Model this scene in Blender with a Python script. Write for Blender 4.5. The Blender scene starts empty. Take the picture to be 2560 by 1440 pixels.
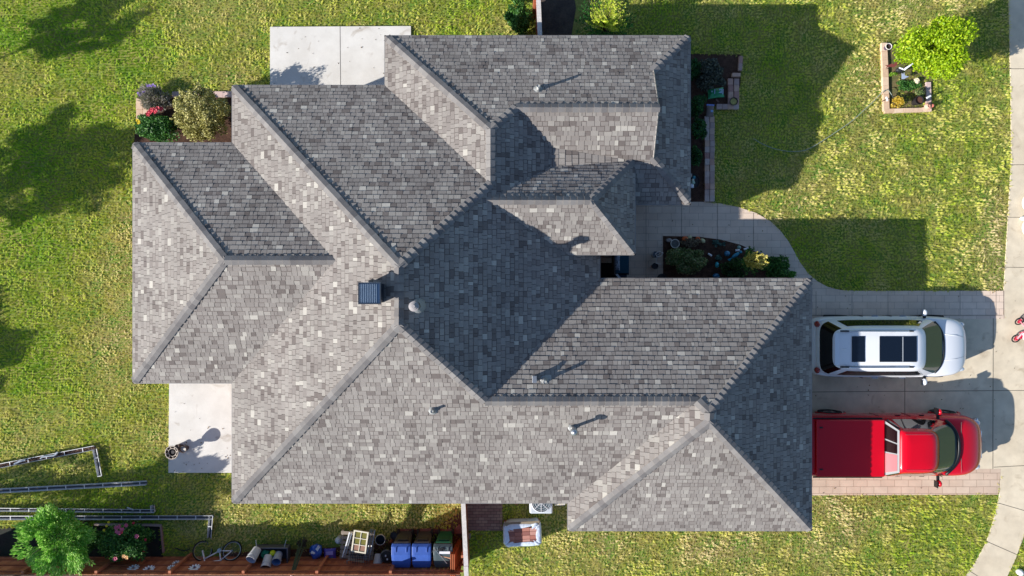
import bpy, bmesh, math, random
import numpy as np
from mathutils import Vector, Matrix, Quaternion, noise as mnoise
random.seed(7); rng = np.random.default_rng(7)
PI = math.pi
scene = bpy.context.scene
COL = scene.collection
# ---------------------------------------------------------------- camera, sky, sun, exposure
H, F = 23.0, 1707.0          # camera height (m), focal length in pixels of the 2560 wide photograph
cam = bpy.data.cameras.new('camera'); camo = bpy.data.objects.new('camera', cam); COL.objects.link(camo)
camo.location = (0, 0, H); camo.rotation_euler = (0, 0, 0)
cam.sensor_width = 36.0; cam.lens = 36.0 * F / 2560.0; cam.clip_end = 500; cam.clip_start = 0.1
scene.camera = camo
SA, SB = 1.83, 0.76          # shadow run east / north per metre of height
world = bpy.data.worlds.new('World'); scene.world = world; world.use_nodes = True
wn = world.node_tree; wn.nodes.clear()
sky = wn.nodes.new('ShaderNodeTexSky'); sky.sky_type = 'NISHITA'; sky.sun_disc = False
sky.sun_elevation = math.atan(1 / math.hypot(SA, SB)); sky.sun_rotation = math.atan2(-SA, -SB) % (2 * PI)
sky.air_density = 1.0; sky.dust_density = 0.7; sky.ozone_density = 3.5
bg = wn.nodes.new('ShaderNodeBackground'); bg.inputs[1].default_value = 0.098
wo = wn.nodes.new('ShaderNodeOutputWorld')
wn.links.new(sky.outputs[0], bg.inputs[0]); wn.links.new(bg.outputs[0], wo.inputs[0])
sun = bpy.data.lights.new('sun', 'SUN'); sun.energy = 5.0; sun.angle = math.radians(0.5); sun.color = (1.0, 0.955, 0.90)
suno = bpy.data.objects.new('sun', sun); COL.objects.link(suno)
suno.rotation_euler = Vector((SA, SB, -1)).to_track_quat('-Z', 'Y').to_euler(); suno.location = (-30, -12, 30)
scene.view_settings.view_transform = 'Standard'; scene.view_settings.look = 'None'
scene.view_settings.exposure = 0.56; scene.view_settings.gamma = 1.0

def P(u, v, z=0.0):
    "photo pixel on the level z -> world x, y"
    k = (H - z) / F
    return ((u - 1280) * k, (720 - v) * k)
def P3(u, v, z=0.0):
    x, y = P(u, v, z); return (x, y, z)

# ---------------------------------------------------------------- materials
def lin(c):
    return tuple(((x / 12.92) if x <= 0.04045 else ((x + 0.055) / 1.055) ** 2.4) for x in [v / 255.0 for v in c])
MATS = {}
def mat(name, col, rough=0.6, metal=0.0, var=0.0, vscale=3.0, bump=0.0, bscale=40.0, tone=None, coat=0.0,
        col2=None, patch=1.2, spec=0.5, trans=0.0, fine=0.0, sub=0.0, emit=None):
    if name in MATS: return MATS[name]
    m = bpy.data.materials.new(name); m.use_nodes = True
    n = m.node_tree; b = n.nodes['Principled BSDF']
    N = n.nodes.new; L = n.links.new
    b.inputs['Roughness'].default_value = rough; b.inputs['Metallic'].default_value = metal
    b.inputs['Specular IOR Level'].default_value = spec
    if coat: b.inputs['Coat Weight'].default_value = coat; b.inputs['Coat Roughness'].default_value = 0.04
    if trans: b.inputs['Transmission Weight'].default_value = trans
    c = N('ShaderNodeRGB'); c.outputs[0].default_value = (*col, 1); out = c.outputs[0]
    tc = N('ShaderNodeTexCoord'); geo = N('ShaderNodeNewGeometry')
    if col2 is not None:
        nz = N('ShaderNodeTexNoise'); nz.inputs['Scale'].default_value = patch; nz.inputs['Detail'].default_value = 5
        nz.inputs['Roughness'].default_value = 0.65
        L(geo.outputs['Position'], nz.inputs['Vector'])
        r = N('ShaderNodeValToRGB'); r.color_ramp.elements[0].position = 0.38; r.color_ramp.elements[1].position = 0.64
        L(nz.outputs['Fac'], r.inputs[0])
        mx = N('ShaderNodeMix'); mx.data_type = 'RGBA'; L(r.outputs[0], mx.inputs[0]); L(out, mx.inputs[6])
        mx.inputs[7].default_value = (*col2, 1); out = mx.outputs[2]
    if tone is not None:          # tone = list of (position, linear colour) read from the per face attribute
        at = N('ShaderNodeAttribute'); at.attribute_name = 'tone'
        r = N('ShaderNodeValToRGB'); els = r.color_ramp.elements
        while len(els) < len(tone): els.new(0.5)
        for e, (p, cc) in zip(els, tone): e.position = p; e.color = (*cc, 1)
        L(at.outputs['Fac'], r.inputs[0])
        if col2 is not None:
            mx = N('ShaderNodeMix'); mx.data_type = 'RGBA'; mx.inputs[0].default_value = 0.5
            L(out, mx.inputs[6]); L(r.outputs[0], mx.inputs[7]); out = mx.outputs[2]
        else: out = r.outputs[0]
    for amp, sc_ in ((var, vscale), (fine, bscale)):
        if amp:
            nz = N('ShaderNodeTexNoise'); nz.inputs['Scale'].default_value = sc_; nz.inputs['Detail'].default_value = 4
            L(geo.outputs['Position'], nz.inputs['Vector'])
            mr = N('ShaderNodeMapRange'); mr.inputs[1].default_value = 0.25; mr.inputs[2].default_value = 0.75
            mr.inputs[3].default_value = 1 - amp; mr.inputs[4].default_value = 1 + amp
            L(nz.outputs['Fac'], mr.inputs[0])
            mm = N('ShaderNodeVectorMath'); mm.operation = 'SCALE'; L(out, mm.inputs[0]); L(mr.outputs[0], mm.inputs['Scale']); out = mm.outputs[0]
    L(out, b.inputs['Base Color'])
    if bump:
        nz = N('ShaderNodeTexNoise'); nz.inputs['Scale'].default_value = bscale; nz.inputs['Detail'].default_value = 3
        L(geo.outputs['Position'], nz.inputs['Vector'])
        bp = N('ShaderNodeBump'); bp.inputs['Strength'].default_value = bump; bp.inputs['Distance'].default_value = 0.02
        L(nz.outputs['Fac'], bp.inputs['Height']); L(bp.outputs[0], b.inputs['Normal'])
    if sub:   # thin leaves: some light passes through
        tr = N('ShaderNodeBsdfTranslucent'); L(out, tr.inputs[0])
        ms = N('ShaderNodeMixShader'); ms.inputs[0].default_value = sub
        mo = n.nodes['Material Output']; L(b.outputs[0], ms.inputs[1]); L(tr.outputs[0], ms.inputs[2]); L(ms.outputs[0], mo.inputs[0])
    if emit: b.inputs['Emission Color'].default_value = (*emit, 1); b.inputs['Emission Strength'].default_value = 1
    MATS[name] = m; return m

def paver_mat(name, cols, bw, bh, mortar, mcol, rot=0.0, offset=0.5, var=0.12, msize=0.012, squash=1.0, sqf=2):
    if name in MATS: return MATS[name]
    m = bpy.data.materials.new(name); m.use_nodes = True; n = m.node_tree; b = n.nodes['Principled BSDF']
    N = n.nodes.new; L = n.links.new
    geo = N('ShaderNodeNewGeometry'); mp = N('ShaderNodeMapping'); mp.inputs['Rotation'].default_value = (0, 0, rot)
    wob = N('ShaderNodeTexNoise'); wob.inputs['Scale'].default_value = 3.0
    L(geo.outputs['Position'], wob.inputs['Vector'])
    ws = N('ShaderNodeVectorMath'); ws.operation = 'SCALE'; ws.inputs['Scale'].default_value = 0.025; L(wob.outputs['Color'], ws.inputs[0])
    wa = N('ShaderNodeVectorMath'); wa.operation = 'ADD'; L(geo.outputs['Position'], wa.inputs[0]); L(ws.outputs[0], wa.inputs[1])
    if name == 'wall_brick':      # upright courses: along the wall, then up
        sx = N('ShaderNodeSeparateXYZ'); cb = N('ShaderNodeCombineXYZ'); ad = N('ShaderNodeMath'); ad.operation = 'ADD'
        L(geo.outputs['Position'], sx.inputs[0]); L(sx.outputs[0], ad.inputs[0]); L(sx.outputs[1], ad.inputs[1]); L(ad.outputs[0], cb.inputs[0]); L(sx.outputs[2], cb.inputs[1]); L(cb.outputs[0], mp.inputs['Vector'])
    else: L(wa.outputs[0], mp.inputs['Vector'])
    br = N('ShaderNodeTexBrick'); br.offset = offset; br.squash = squash; br.squash_frequency = sqf
    L(mp.outputs[0], br.inputs['Vector'])
    br.inputs['Scale'].default_value = 1.0; br.inputs['Brick Width'].default_value = bw; br.inputs['Row Height'].default_value = bh
    br.inputs['Mortar Size'].default_value = msize; br.inputs['Mortar Smooth'].default_value = 0.3
    br.inputs['Color1'].default_value = (*cols[0], 1); br.inputs['Color2'].default_value = (*cols[1], 1); br.inputs['Mortar'].default_value = (*mcol, 1)
    br.inputs['Bias'].default_value = 0.0
    nz = N('ShaderNodeTexNoise'); nz.inputs['Scale'].default_value = 2.3; nz.inputs['Detail'].default_value = 6
    L(geo.outputs['Position'], nz.inputs['Vector'])
    mr = N('ShaderNodeMapRange'); mr.inputs[1].default_value = 0.25; mr.inputs[2].default_value = 0.75; mr.inputs[3].default_value = 1 - var; mr.inputs[4].default_value = 1 + var
    L(nz.outputs['Fac'], mr.inputs[0])
    mm = N('ShaderNodeVectorMath'); mm.operation = 'SCALE'; L(br.outputs['Color'], mm.inputs[0]); L(mr.outputs[0], mm.inputs['Scale'])
    L(mm.outputs[0], b.inputs['Base Color']); b.inputs['Roughness'].default_value = 0.85
    bp = N('ShaderNodeBump'); bp.inputs['Strength'].default_value = 0.5; bp.inputs['Distance'].default_value = 0.01; bp.invert = True
    L(br.outputs['Fac'], bp.inputs['Height']); L(bp.outputs[0], b.inputs['Normal'])
    MATS[name] = m; return m

# ---------------------------------------------------------------- object helpers
def tag(o, label=None, cat=None, group=None, kind=None):
    if label: o['label'] = label
    if cat: o['category'] = cat
    if group: o['group'] = group
    if kind: o['kind'] = kind
    return o
def thing(name, loc, label, cat, rz=0.0, group=None, rot=None):
    o = bpy.data.objects.new(name, None); COL.objects.link(o); o.empty_display_size = 0.2
    o.location = loc; o.rotation_euler = rot if rot else (0, 0, rz)
    return tag(o, label, cat, group)
def copy_tree(o, parent=None):
    c = o.copy(); COL.objects.link(c); c.parent = parent
    for ch in o.children: copy_tree(ch, c)
    return c

class MB:
    def __init__(s, M=None): s.v = []; s.f = []; s.t = []; s.M = M
    def add(s, vs, fs, tone=0.5, M=None):
        n = len(s.v); M = M or s.M
        s.v += [tuple(M @ Vector(p)) for p in vs] if M else [tuple(p) for p in vs]
        s.f += [tuple(i + n for i in f) for f in fs]; s.t += [tone] * len(fs); return s
    def box(s, c, d, rz=0.0, M=None, tone=0.5, taper=1.0):
        x, y, z = d[0] / 2, d[1] / 2, d[2] / 2; t = taper
        vs = [(-x, -y, -z), (x, -y, -z), (x, y, -z), (-x, y, -z), (-x * t, -y * t, z), (x * t, -y * t, z), (x * t, y * t, z), (-x * t, y * t, z)]
        T = Matrix.Translation(c) @ Matrix.Rotation(rz, 4, 'Z')
        if M: T = M @ T
        vs = [tuple(T @ Vector(p)) for p in vs]
        return s.add(vs, [(0, 3, 2, 1), (4, 5, 6, 7), (0, 1, 5, 4), (1, 2, 6, 5), (2, 3, 7, 6), (3, 0, 4, 7)], tone)
    def cyl(s, p0, p1, r0, r1=None, n=12, caps=True, tone=0.5):
        r1 = r0 if r1 is None else r1; p0 = Vector(p0); p1 = Vector(p1); d = p1 - p0
        q = d.to_track_quat('Z', 'Y').to_matrix()
        vs = []
        for p, r in ((p0, r0), (p1, r1)):
            for i in range(n): a = 2 * PI * i / n; vs.append(tuple(p + q @ Vector((math.cos(a) * r, math.sin(a) * r, 0))))
        fs = [(i, (i + 1) % n, n + (i + 1) % n, n + i) for i in range(n)]
        if caps: fs += [tuple(range(n - 1, -1, -1)), tuple(range(n, 2 * n))]
        return s.add(vs, fs, tone)
    def lathe(s, prof, c=(0, 0, 0), n=24, M=None, tone=0.5, lob=0, amp=0.0):
        vs = []; m = len(prof)
        for i in range(n):
            a = 2 * PI * i / n; w = 1 + amp * (abs(math.cos(a * lob / 2)) - 0.6) if lob else 1
            for r, z in prof: vs.append((c[0] + r * w * math.cos(a), c[1] + r * w * math.sin(a), c[2] + z))
        if M: vs = [tuple(M @ Vector(p)) for p in vs]
        fs = []
        for i in range(n):
            j = (i + 1) % n
            for k in range(m - 1): fs.append((i * m + k, j * m + k, j * m + k + 1, i * m + k + 1))
        return s.add(vs, fs, tone)
    def prism(s, poly, z0, z1, tone=0.5):
        n = len(poly); a = sum(poly[i][0] * poly[(i + 1) % n][1] - poly[(i + 1) % n][0] * poly[i][1] for i in range(n))
        if a < 0: poly = poly[::-1]
        vs = [(x, y, z0) for x, y in poly] + [(x, y, z1) for x, y in poly]
        fs = [tuple(range(n, 2 * n)), tuple(range(n - 1, -1, -1))] + [(i, (i + 1) % n, n + (i + 1) % n, n + i) for i in range(n)]
        return s.add(vs, fs, tone)
    def tube(s, pts, r, n=6, r2=None, closed=False, tone=0.5):
        pts = [Vector(p) for p in pts]; m = len(pts); vs = []; ref = Vector((0, 0, 1))
        for i, p in enumerate(pts):
            a = pts[i - 1] if (i > 0 or closed) else p; b = pts[(i + 1) % m] if (i < m - 1 or closed) else p
            d = (b - a).normalized(); up = ref if abs(d.z) < 0.95 else Vector((1, 0, 0))
            x = d.cross(up).normalized(); y = x.cross(d)
            rr = r if r2 is None else r + (r2 - r) * i / max(1, m - 1)
            for k in range(n): t = 2 * PI * k / n; vs.append(tuple(p + x * math.cos(t) * rr + y * math.sin(t) * rr))
        fs = []
        for i in range(m if closed else m - 1):
            j = (i + 1) % m
            for k in range(n): fs.append((i * n + k, i * n + (k + 1) % n, j * n + (k + 1) % n, j * n + k))
        if not closed: fs += [tuple(range(n - 1, -1, -1)), tuple(range((m - 1) * n, m * n))]
        return s.add(vs, fs, tone)
    def ball(s, c, r, n=12, m=8, squash=(1, 1, 1), lump=0.0, seed=0, tone=0.5):
        vs = []; fs = []
        for j in range(m + 1):
            ph = PI * j / m
            for i in range(n):
                a = 2 * PI * i / n; d = Vector((math.sin(ph) * math.cos(a), math.sin(ph) * math.sin(a), math.cos(ph)))
                w = 1 + lump * mnoise.noise(d * 1.7 + Vector((seed, seed * 2, 0)))
                vs.append((c[0] + d.x * r * squash[0] * w, c[1] + d.y * r * squash[1] * w, c[2] + d.z * r * squash[2] * w))
        for j in range(m):
            for i in range(n): fs.append((j * n + i, (j + 1) * n + i, (j + 1) * n + (i + 1) % n, j * n + (i + 1) % n))
        return s.add(vs, fs, tone)
    def build(s, name, m, parent=None, smooth=False, bevel=0.0, sub=0, off=None, seg=2):
        me = bpy.data.meshes.new(name)
        vs = s.v if off is None else [(a - off[0], b - off[1], c - off[2]) for a, b, c in s.v]
        me.from_pydata(vs, [], s.f); me.materials.append(m)
        at = me.attributes.new('tone', 'FLOAT', 'FACE'); at.data.foreach_set('value', s.t)
        if smooth: me.polygons.foreach_set('use_smooth', [True] * len(s.f))
        me.update(); me.validate()
        o = bpy.data.objects.new(name, me); COL.objects.link(o)
        if parent: o.parent = parent
        if bevel:
            b = o.modifiers.new('bevel', 'BEVEL'); b.width = bevel; b.segments = seg; b.limit_method = 'ANGLE'
        if sub: q = o.modifiers.new('subsurf', 'SUBSURF'); q.levels = sub; q.render_levels = sub
        return o

def npmesh(name, V, Fq, tone, m, parent=None):
    "V (n,3), Fq (m,4) index arrays -> one mesh, quickly"
    me = bpy.data.meshes.new(name); k = Fq.shape[1]
    me.vertices.add(len(V)); me.vertices.foreach_set('co', V.astype(np.float32).ravel())
    me.loops.add(Fq.size); me.loops.foreach_set('vertex_index', Fq.astype(np.int32).ravel())
    me.polygons.add(len(Fq)); me.polygons.foreach_set('loop_start', np.arange(0, Fq.size, k, dtype=np.int32))
    at = me.attributes.new('tone', 'FLOAT', 'FACE'); at.data.foreach_set('value', tone.astype(np.float32))
    me.materials.append(m); me.update(calc_edges=True)
    o = bpy.data.objects.new(name, me); COL.objects.link(o)
    if parent: o.parent = parent
    return o
def leaves(name, C, size, m, parent=None, up=0.35, asp=0.5, jit=0.35, D=None):
    "a crown of folded leaf shapes at the points C; D = optional preferred growth directions"
    n = len(C); C = np.asarray(C, float)
    d = rng.normal(size=(n, 3)); d /= np.linalg.norm(d, axis=1)[:, None]
    if D is not None: d = d * 0.45 + D; d /= np.linalg.norm(d, axis=1)[:, None]
    nn = rng.normal(size=(n, 3)); nn[:, 2] = np.abs(nn[:, 2]) + up * 3; s = np.cross(d, nn); s /= np.linalg.norm(s, axis=1)[:, None] + 1e-9
    nn = np.cross(s, d)
    L = size * (1 + jit * rng.uniform(-1, 1, n))[:, None]; W = L * asp
    a = C - d * L / 2; b = C + d * L / 2; l = C - s * W / 2 + nn * W * 0.18; r = C + s * W / 2 + nn * W * 0.18
    V = np.stack([a, r, b, l], 1).reshape(-1, 3); i = np.arange(n)[:, None] * 4
    Fq = np.concatenate([i + np.array([0, 1, 2]), i + np.array([0, 2, 3])], 1).reshape(-1, 3)
    t = np.repeat(rng.uniform(0, 1, n), 2)
    return npmesh(name, V, Fq, t, m, parent)
def crown_points(c, r, n, clumps=26, cr=0.33, shell=0.55, flat=1.0, seed=0, low=-0.6):
    g = np.random.default_rng(seed + 11); r = np.array(r, float)
    d = g.normal(size=(clumps, 3)); d /= np.linalg.norm(d, axis=1)[:, None]; d[:, 2] = np.clip(d[:, 2], low, 1)
    cc = d * (shell + (1 - shell) * g.uniform(0, 1, (clumps, 1)) ** 0.6) * g.uniform(0.75, 1.08, (clumps, 1)) * (1 - cr * 0.6)
    k = g.integers(0, clumps, n); o = g.normal(size=(n, 3)); o /= np.linalg.norm(o, axis=1)[:, None]
    sz = g.uniform(0.6, 1.25, clumps)
    p = cc[k] + o * (cr * sz[k] * g.uniform(0.2, 1, n) ** 0.4)[:, None]
    far = g.random(n) < .14; p[far] = cc[k][far] * g.uniform(1.0, 1.28, (int(far.sum()), 1)) + o[far] * cr * .35
    return np.array(c) + p * r, d

def clip_poly(poly, clip):
    "Sutherland-Hodgman, clip convex CCW, 2D"
    out = poly
    for i in range(len(clip)):
        a = clip[i]; b = clip[(i + 1) % len(clip)]; ex, ey = b[0] - a[0], b[1] - a[1]
        inp = out; out = []
        if not inp: return out
        for j in range(len(inp)):
            p = inp[j]; q = inp[(j + 1) % len(inp)]
            dp = ex * (p[1] - a[1]) - ey * (p[0] - a[0]); dq = ex * (q[1] - a[1]) - ey * (q[0] - a[0])
            if dp >= 0: out.append(p)
            if (dp >= 0) != (dq >= 0):
                t = dp / (dp - dq); out.append((p[0] + t * (q[0] - p[0]), p[1] + t * (q[1] - p[1])))
    return out
def clip_seg(p, q, clip):
    t0, t1 = 0.0, 1.0
    for i in range(len(clip)):
        a = clip[i]; b = clip[(i + 1) % len(clip)]; ex, ey = b[0] - a[0], b[1] - a[1]
        dp = ex * (p[1] - a[1]) - ey * (p[0] - a[0]); dq = ex * (q[1] - a[1]) - ey * (q[0] - a[0])
        if dp < 0 and dq < 0: return None
        if dp < 0: t0 = max(t0, dp / (dp - dq))
        elif dq < 0: t1 = min(t1, dp / (dp - dq))
    if t1 - t0 < 1e-4: return None
    f = lambda t: (p[0] + t * (q[0] - p[0]), p[1] + t * (q[1] - p[1]))
    return f(t0), f(t1)
def in_poly(px, py, poly):
    r = np.zeros(px.shape, bool); n = len(poly)
    for i in range(n):
        x0, y0 = poly[i]; x1, y1 = poly[(i + 1) % n]
        if y0 == y1: continue
        c = ((y0 > py) != (y1 > py)) & (px < (x1 - x0) * (py - y0) / (y1 - y0) + x0); r ^= c
    return r
# ================================================================ THE HOUSE
S = 0.56                                     # roof pitch
ZE = 2.7                                     # eave level
XW, XE, YN, YS = -8.31, 2.6, 6.017, -6.386   # main block eaves
XL, YNL, YSL = -11.26, 4.305, -2.818         # west wing
XW3, YN4, XE4, YS4, YR4, XG = -3.77, 7.49, 5.29, 2.49, 4.99, 4.05
GN, GS, GE, GW = 0.273, -7.207, 8.895, 1.665 # garage
SP, ZP, YP, PEX, PN_, PS_ = 0.93, 3.25, 2.37, 3.55, 3.77, 0.97
P1 = (-2.855, -0.931); P2 = (-2.855, 0.562); J3 = (-0.585, 2.832); R3 = (-0.585, 4.305); PT3 = (-0.73, -3.0565)
G0 = (4.995, -3.0565); G1 = (5.28, -3.342); G2 = (5.28, -3.592); LJ = (-4.7485, 0.7435); LA = (-7.6985, 0.7435)
V4 = (0.1, 4.99); PA = (-0.707, YP); PB = (2.15, YP); B0 = (1.075, 3.443); B1 = (1.075, 4.015); B2 = (3.575, 3.658)
fE = lambda x, y: ZE + S * (XE - x)
fW = lambda x, y: ZE + S * (x - XW)
fN = lambda x, y: ZE + S * (YN - y)
fS = lambda x, y: ZE + S * (y - YS)
fLW = lambda x, y: ZE + S * (x - XL); fLN = lambda x, y: ZE + S * (YNL - y); fLS = lambda x, y: ZE + S * (y - YSL)
f3W = lambda x, y: ZE + S * (x - XW3); f4N = lambda x, y: ZE + S * (YN4 - y); f4S = lambda x, y: ZE + S * (y - YS4); f4E = lambda x, y: ZE + S * (XE4 - x)
fGN = lambda x, y: ZE + S * (GN - y); fGS = lambda x, y: ZE + S * (y - GS); fGE = lambda x, y: ZE + S * (GE - x); fGW = lambda x, y: ZE + S * (x - GW)
fPN = lambda x, y: ZP + SP * (PN_ - y); fPS = lambda x, y: ZP + SP * (y - PS_); fPE = lambda x, y: ZP + SP * (PEX - x)
fLow = lambda x, y: 3.554 - 0.08 * (x - 1.075)
FACES = [
 (fW, 'x+', [[(XW, YN), P2, LJ, (XW, YNL)], [P2, P1, LJ], [P1, (XW, YS), (XW, YSL), LJ]]),
 (fLW, 'x+', [[(XL, YNL), LA, (XL, YSL)]]),
 (fLN, 'y-', [[(XL, YNL), (XW, YNL), LJ, LA]]),
 (fLS, 'y+', [[(XL, YSL), LA, LJ, (XW, YSL)]]),
 (fN, 'y-', [[(XW, YN), (XW3, YN), J3, P2]]),
 (fE, 'x-', [[P2, P1, PT3, (XE, GN), (XE, YP), (-1.047, YP)], [(-1.047, YP), (1.075, YP), (1.075, 2.832), J3], [J3, (1.075, 2.832), B1, V4, R3]]),
 (fS, 'y+', [[(XW, YS), (-0.73, YS), PT3, P1], [(-0.73, YS), (GW, YS), G0, PT3]]),
 (f3W, 'x+', [[(XW3, YN4), (XW3, YN), J3, R3]]),
 (f4N, 'y-', [[(XW3, YN4), R3, V4, (0.1, YN4)], [(0.1, YN4), V4, (XG, YR4), (XG, YN4)], [(XG, 6.25), (XG, YN4), (XE4, YN4)]]),
 (f4S, 'y+', [[V4, B1, B2, (XG, 3.64), (XG, YR4)], [(2.9, YS4), (XE4, YS4), (4.14, 3.64), (2.9, 3.64)], [(XG, 3.64), (4.14, 3.64), (XG, 3.73)]]),
 (f4E, 'x-', [[(XE4, YN4), (XE4, YS4), (XG, 3.73), (XG, 6.25)]]),
 (fGN, 'y-', [[(XE, GN), PT3, G0, (4.995, GN)], [(4.995, GN), G0, G1, (GE, GN)]]),
 (fGE, 'x-', [[(GE, GN), G1, G2, (GE, GS)]]),
 (fGS, 'y+', [[(GW, GS), (GE, GS), G2]]),
 (fGW, 'x+', [[(GW, GS), G2, G1, G0, (GW, YS)]]),
 (fLow, 'x-', [[B0, B1, B2]]),
 (fPN, 'y-', [[PA, PB, (PEX, PN_), B0]]),
 (fPS, 'y+', [[PA, (1.618, PS_), (PEX, PS_), PB]]),
 (fPE, 'x-', [[PB, (PEX, PN_), (PEX, PS_)]]),
]
house = thing('house', (0, 0, 0), 'sprawling single storey house under a grey shingle hip roof with many wings', 'house')
deck = MB(); sh = MB()
TONES = [0.0, 0.12, 0.25, 0.38, 0.45, 0.5, 0.52, 0.55, 0.6, 0.7, 0.85, 1.0]
def shingle_face(fz, up, pieces, seed):
    g = random.Random(seed)
    gx = fz(1, 0) - fz(0, 0); gy = fz(0, 1) - fz(0, 0)
    nrm = Vector((-gx, -gy, 1)).normalized()
    us = Vector((gx, gy, gx * gx + gy * gy)).normalized()           # straight up the slope
    hs = us.cross(nrm).normalized()
    o = Vector((0, 0, fz(0, 0)))
    to2 = lambda x, y: ((Vector((x, y, fz(x, y))) - o).dot(hs), (Vector((x, y, fz(x, y))) - o).dot(us))
    P2s = []
    for pc in pieces:
        q = [to2(*p) for p in pc]
        a = sum(q[i][0] * q[(i + 1) % len(q)][1] - q[(i + 1) % len(q)][0] * q[i][1] for i in range(len(q)))
        if a < 0: q = q[::-1]
        P2s.append(q)
        deck.add([(x, y, fz(x, y) - 0.012) for x, y in pc], [tuple(range(len(pc)))])
    s0 = min(p[0] for q in P2s for p in q); s1 = max(p[0] for q in P2s for p in q)
    t0 = min(p[1] for q in P2s for p in q); t1 = max(p[1] for q in P2s for p in q)
    e = 0.19 if fz is fLow else 0.140
    W3 = lambda s, t, h: tuple(o + hs * s + us * t + nrm * h)
    row = 0; t = t0 - 0.02
    while t < t1:
        ta, tb = t, t + e; s = s0 - g.uniform(0, 0.3); first = True; hprev = None
        pal = g.random()
        while s < s1:
            w = g.choice([0.10, 0.12, 0.135, 0.15, 0.165, 0.19, 0.23]); a, b = s, s + w
            raised = g.random() < 0.52; hl = (0.022 if raised else 0.014) * (0.6 if fz is fLow else 1)
            # blended shingle colours come in short runs along a course
            nz = mnoise.noise(Vector((a * 0.55 + seed * 7, row * 0.35, 0)))
            if raised: tone = g.choices([0.08, 0.36, 0.5, 0.6, 0.76, 0.97], [8, 18, 34, 24, 11, 5])[0]
            else: tone = g.choices([0.08, 0.36, 0.46, 0.55, 0.72], [10, 26, 38, 20, 6])[0]
            tone = min(1, max(0, tone + g.uniform(-0.05, 0.05) + nz * 0.05))
            jl = g.uniform(-0.004, 0.004)
            for q in P2s:
                cp = clip_poly([(a + .0045, ta + jl), (b - .0045, ta + jl), (b - .0045, tb + 0.004), (a + .0045, tb + 0.004)], q)
                if len(cp) >= 3:
                    n0 = len(sh.v)
                    for p in cp: sh.v.append(W3(p[0], p[1], hl + (0.001 - hl) * min(1, max(0, (p[1] - ta) / e))))
                    sh.f.append(tuple(range(n0, n0 + len(cp)))); sh.t.append(tone)
                if not raised:      # the dark band printed on the lower ply, just under the next course
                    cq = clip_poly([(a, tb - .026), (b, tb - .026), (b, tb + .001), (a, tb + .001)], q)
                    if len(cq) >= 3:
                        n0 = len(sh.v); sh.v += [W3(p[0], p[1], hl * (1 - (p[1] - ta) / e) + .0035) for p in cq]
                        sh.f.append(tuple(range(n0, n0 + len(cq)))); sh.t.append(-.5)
                sg = clip_seg((a, ta + jl), (b, ta + jl), q)
                if sg:
                    (x0, y0), (x1, y1) = sg; n0 = len(sh.v)
                    sh.v += [W3(x0, y0, -0.002), W3(x1, y1, -0.002), W3(x1, y1, hl), W3(x0, y0, hl)]
                    sh.f.append((n0, n0 + 1, n0 + 2, n0 + 3)); sh.t.append(0.0)
                for x, hn in ((a, 0), (b, 1)):
                    if raised:
                        sg = clip_seg((x, ta), (x, tb), q)
                        if sg:
                            (x0, y0), (x1, y1) = sg; n0 = len(sh.v)
                            ha = hl * (1 - (y0 - ta) / e); hb = hl * max(0, 1 - (y1 - ta) / e)
                            sh.v += [W3(x0, y0, 0), W3(x1, y1, 0), W3(x1, y1, hb), W3(x0, y0, ha)]
                            sh.f.append((n0, n0 + 1, n0 + 2, n0 + 3)); sh.t.append(0.1)
            s += w
        t += e; row += 1
for i, (fz, up, pcs) in enumerate(FACES): shingle_face(fz, up, pcs, 100 + i)
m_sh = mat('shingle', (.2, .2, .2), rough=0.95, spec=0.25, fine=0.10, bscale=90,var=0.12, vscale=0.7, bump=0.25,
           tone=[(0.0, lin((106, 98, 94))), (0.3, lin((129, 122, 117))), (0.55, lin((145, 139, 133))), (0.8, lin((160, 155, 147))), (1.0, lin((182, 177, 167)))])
roof = sh.build('roof', m_sh, house)
deck.build('underlay', mat('felt', lin((60, 57, 58)), rough=0.95), roof)
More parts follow.
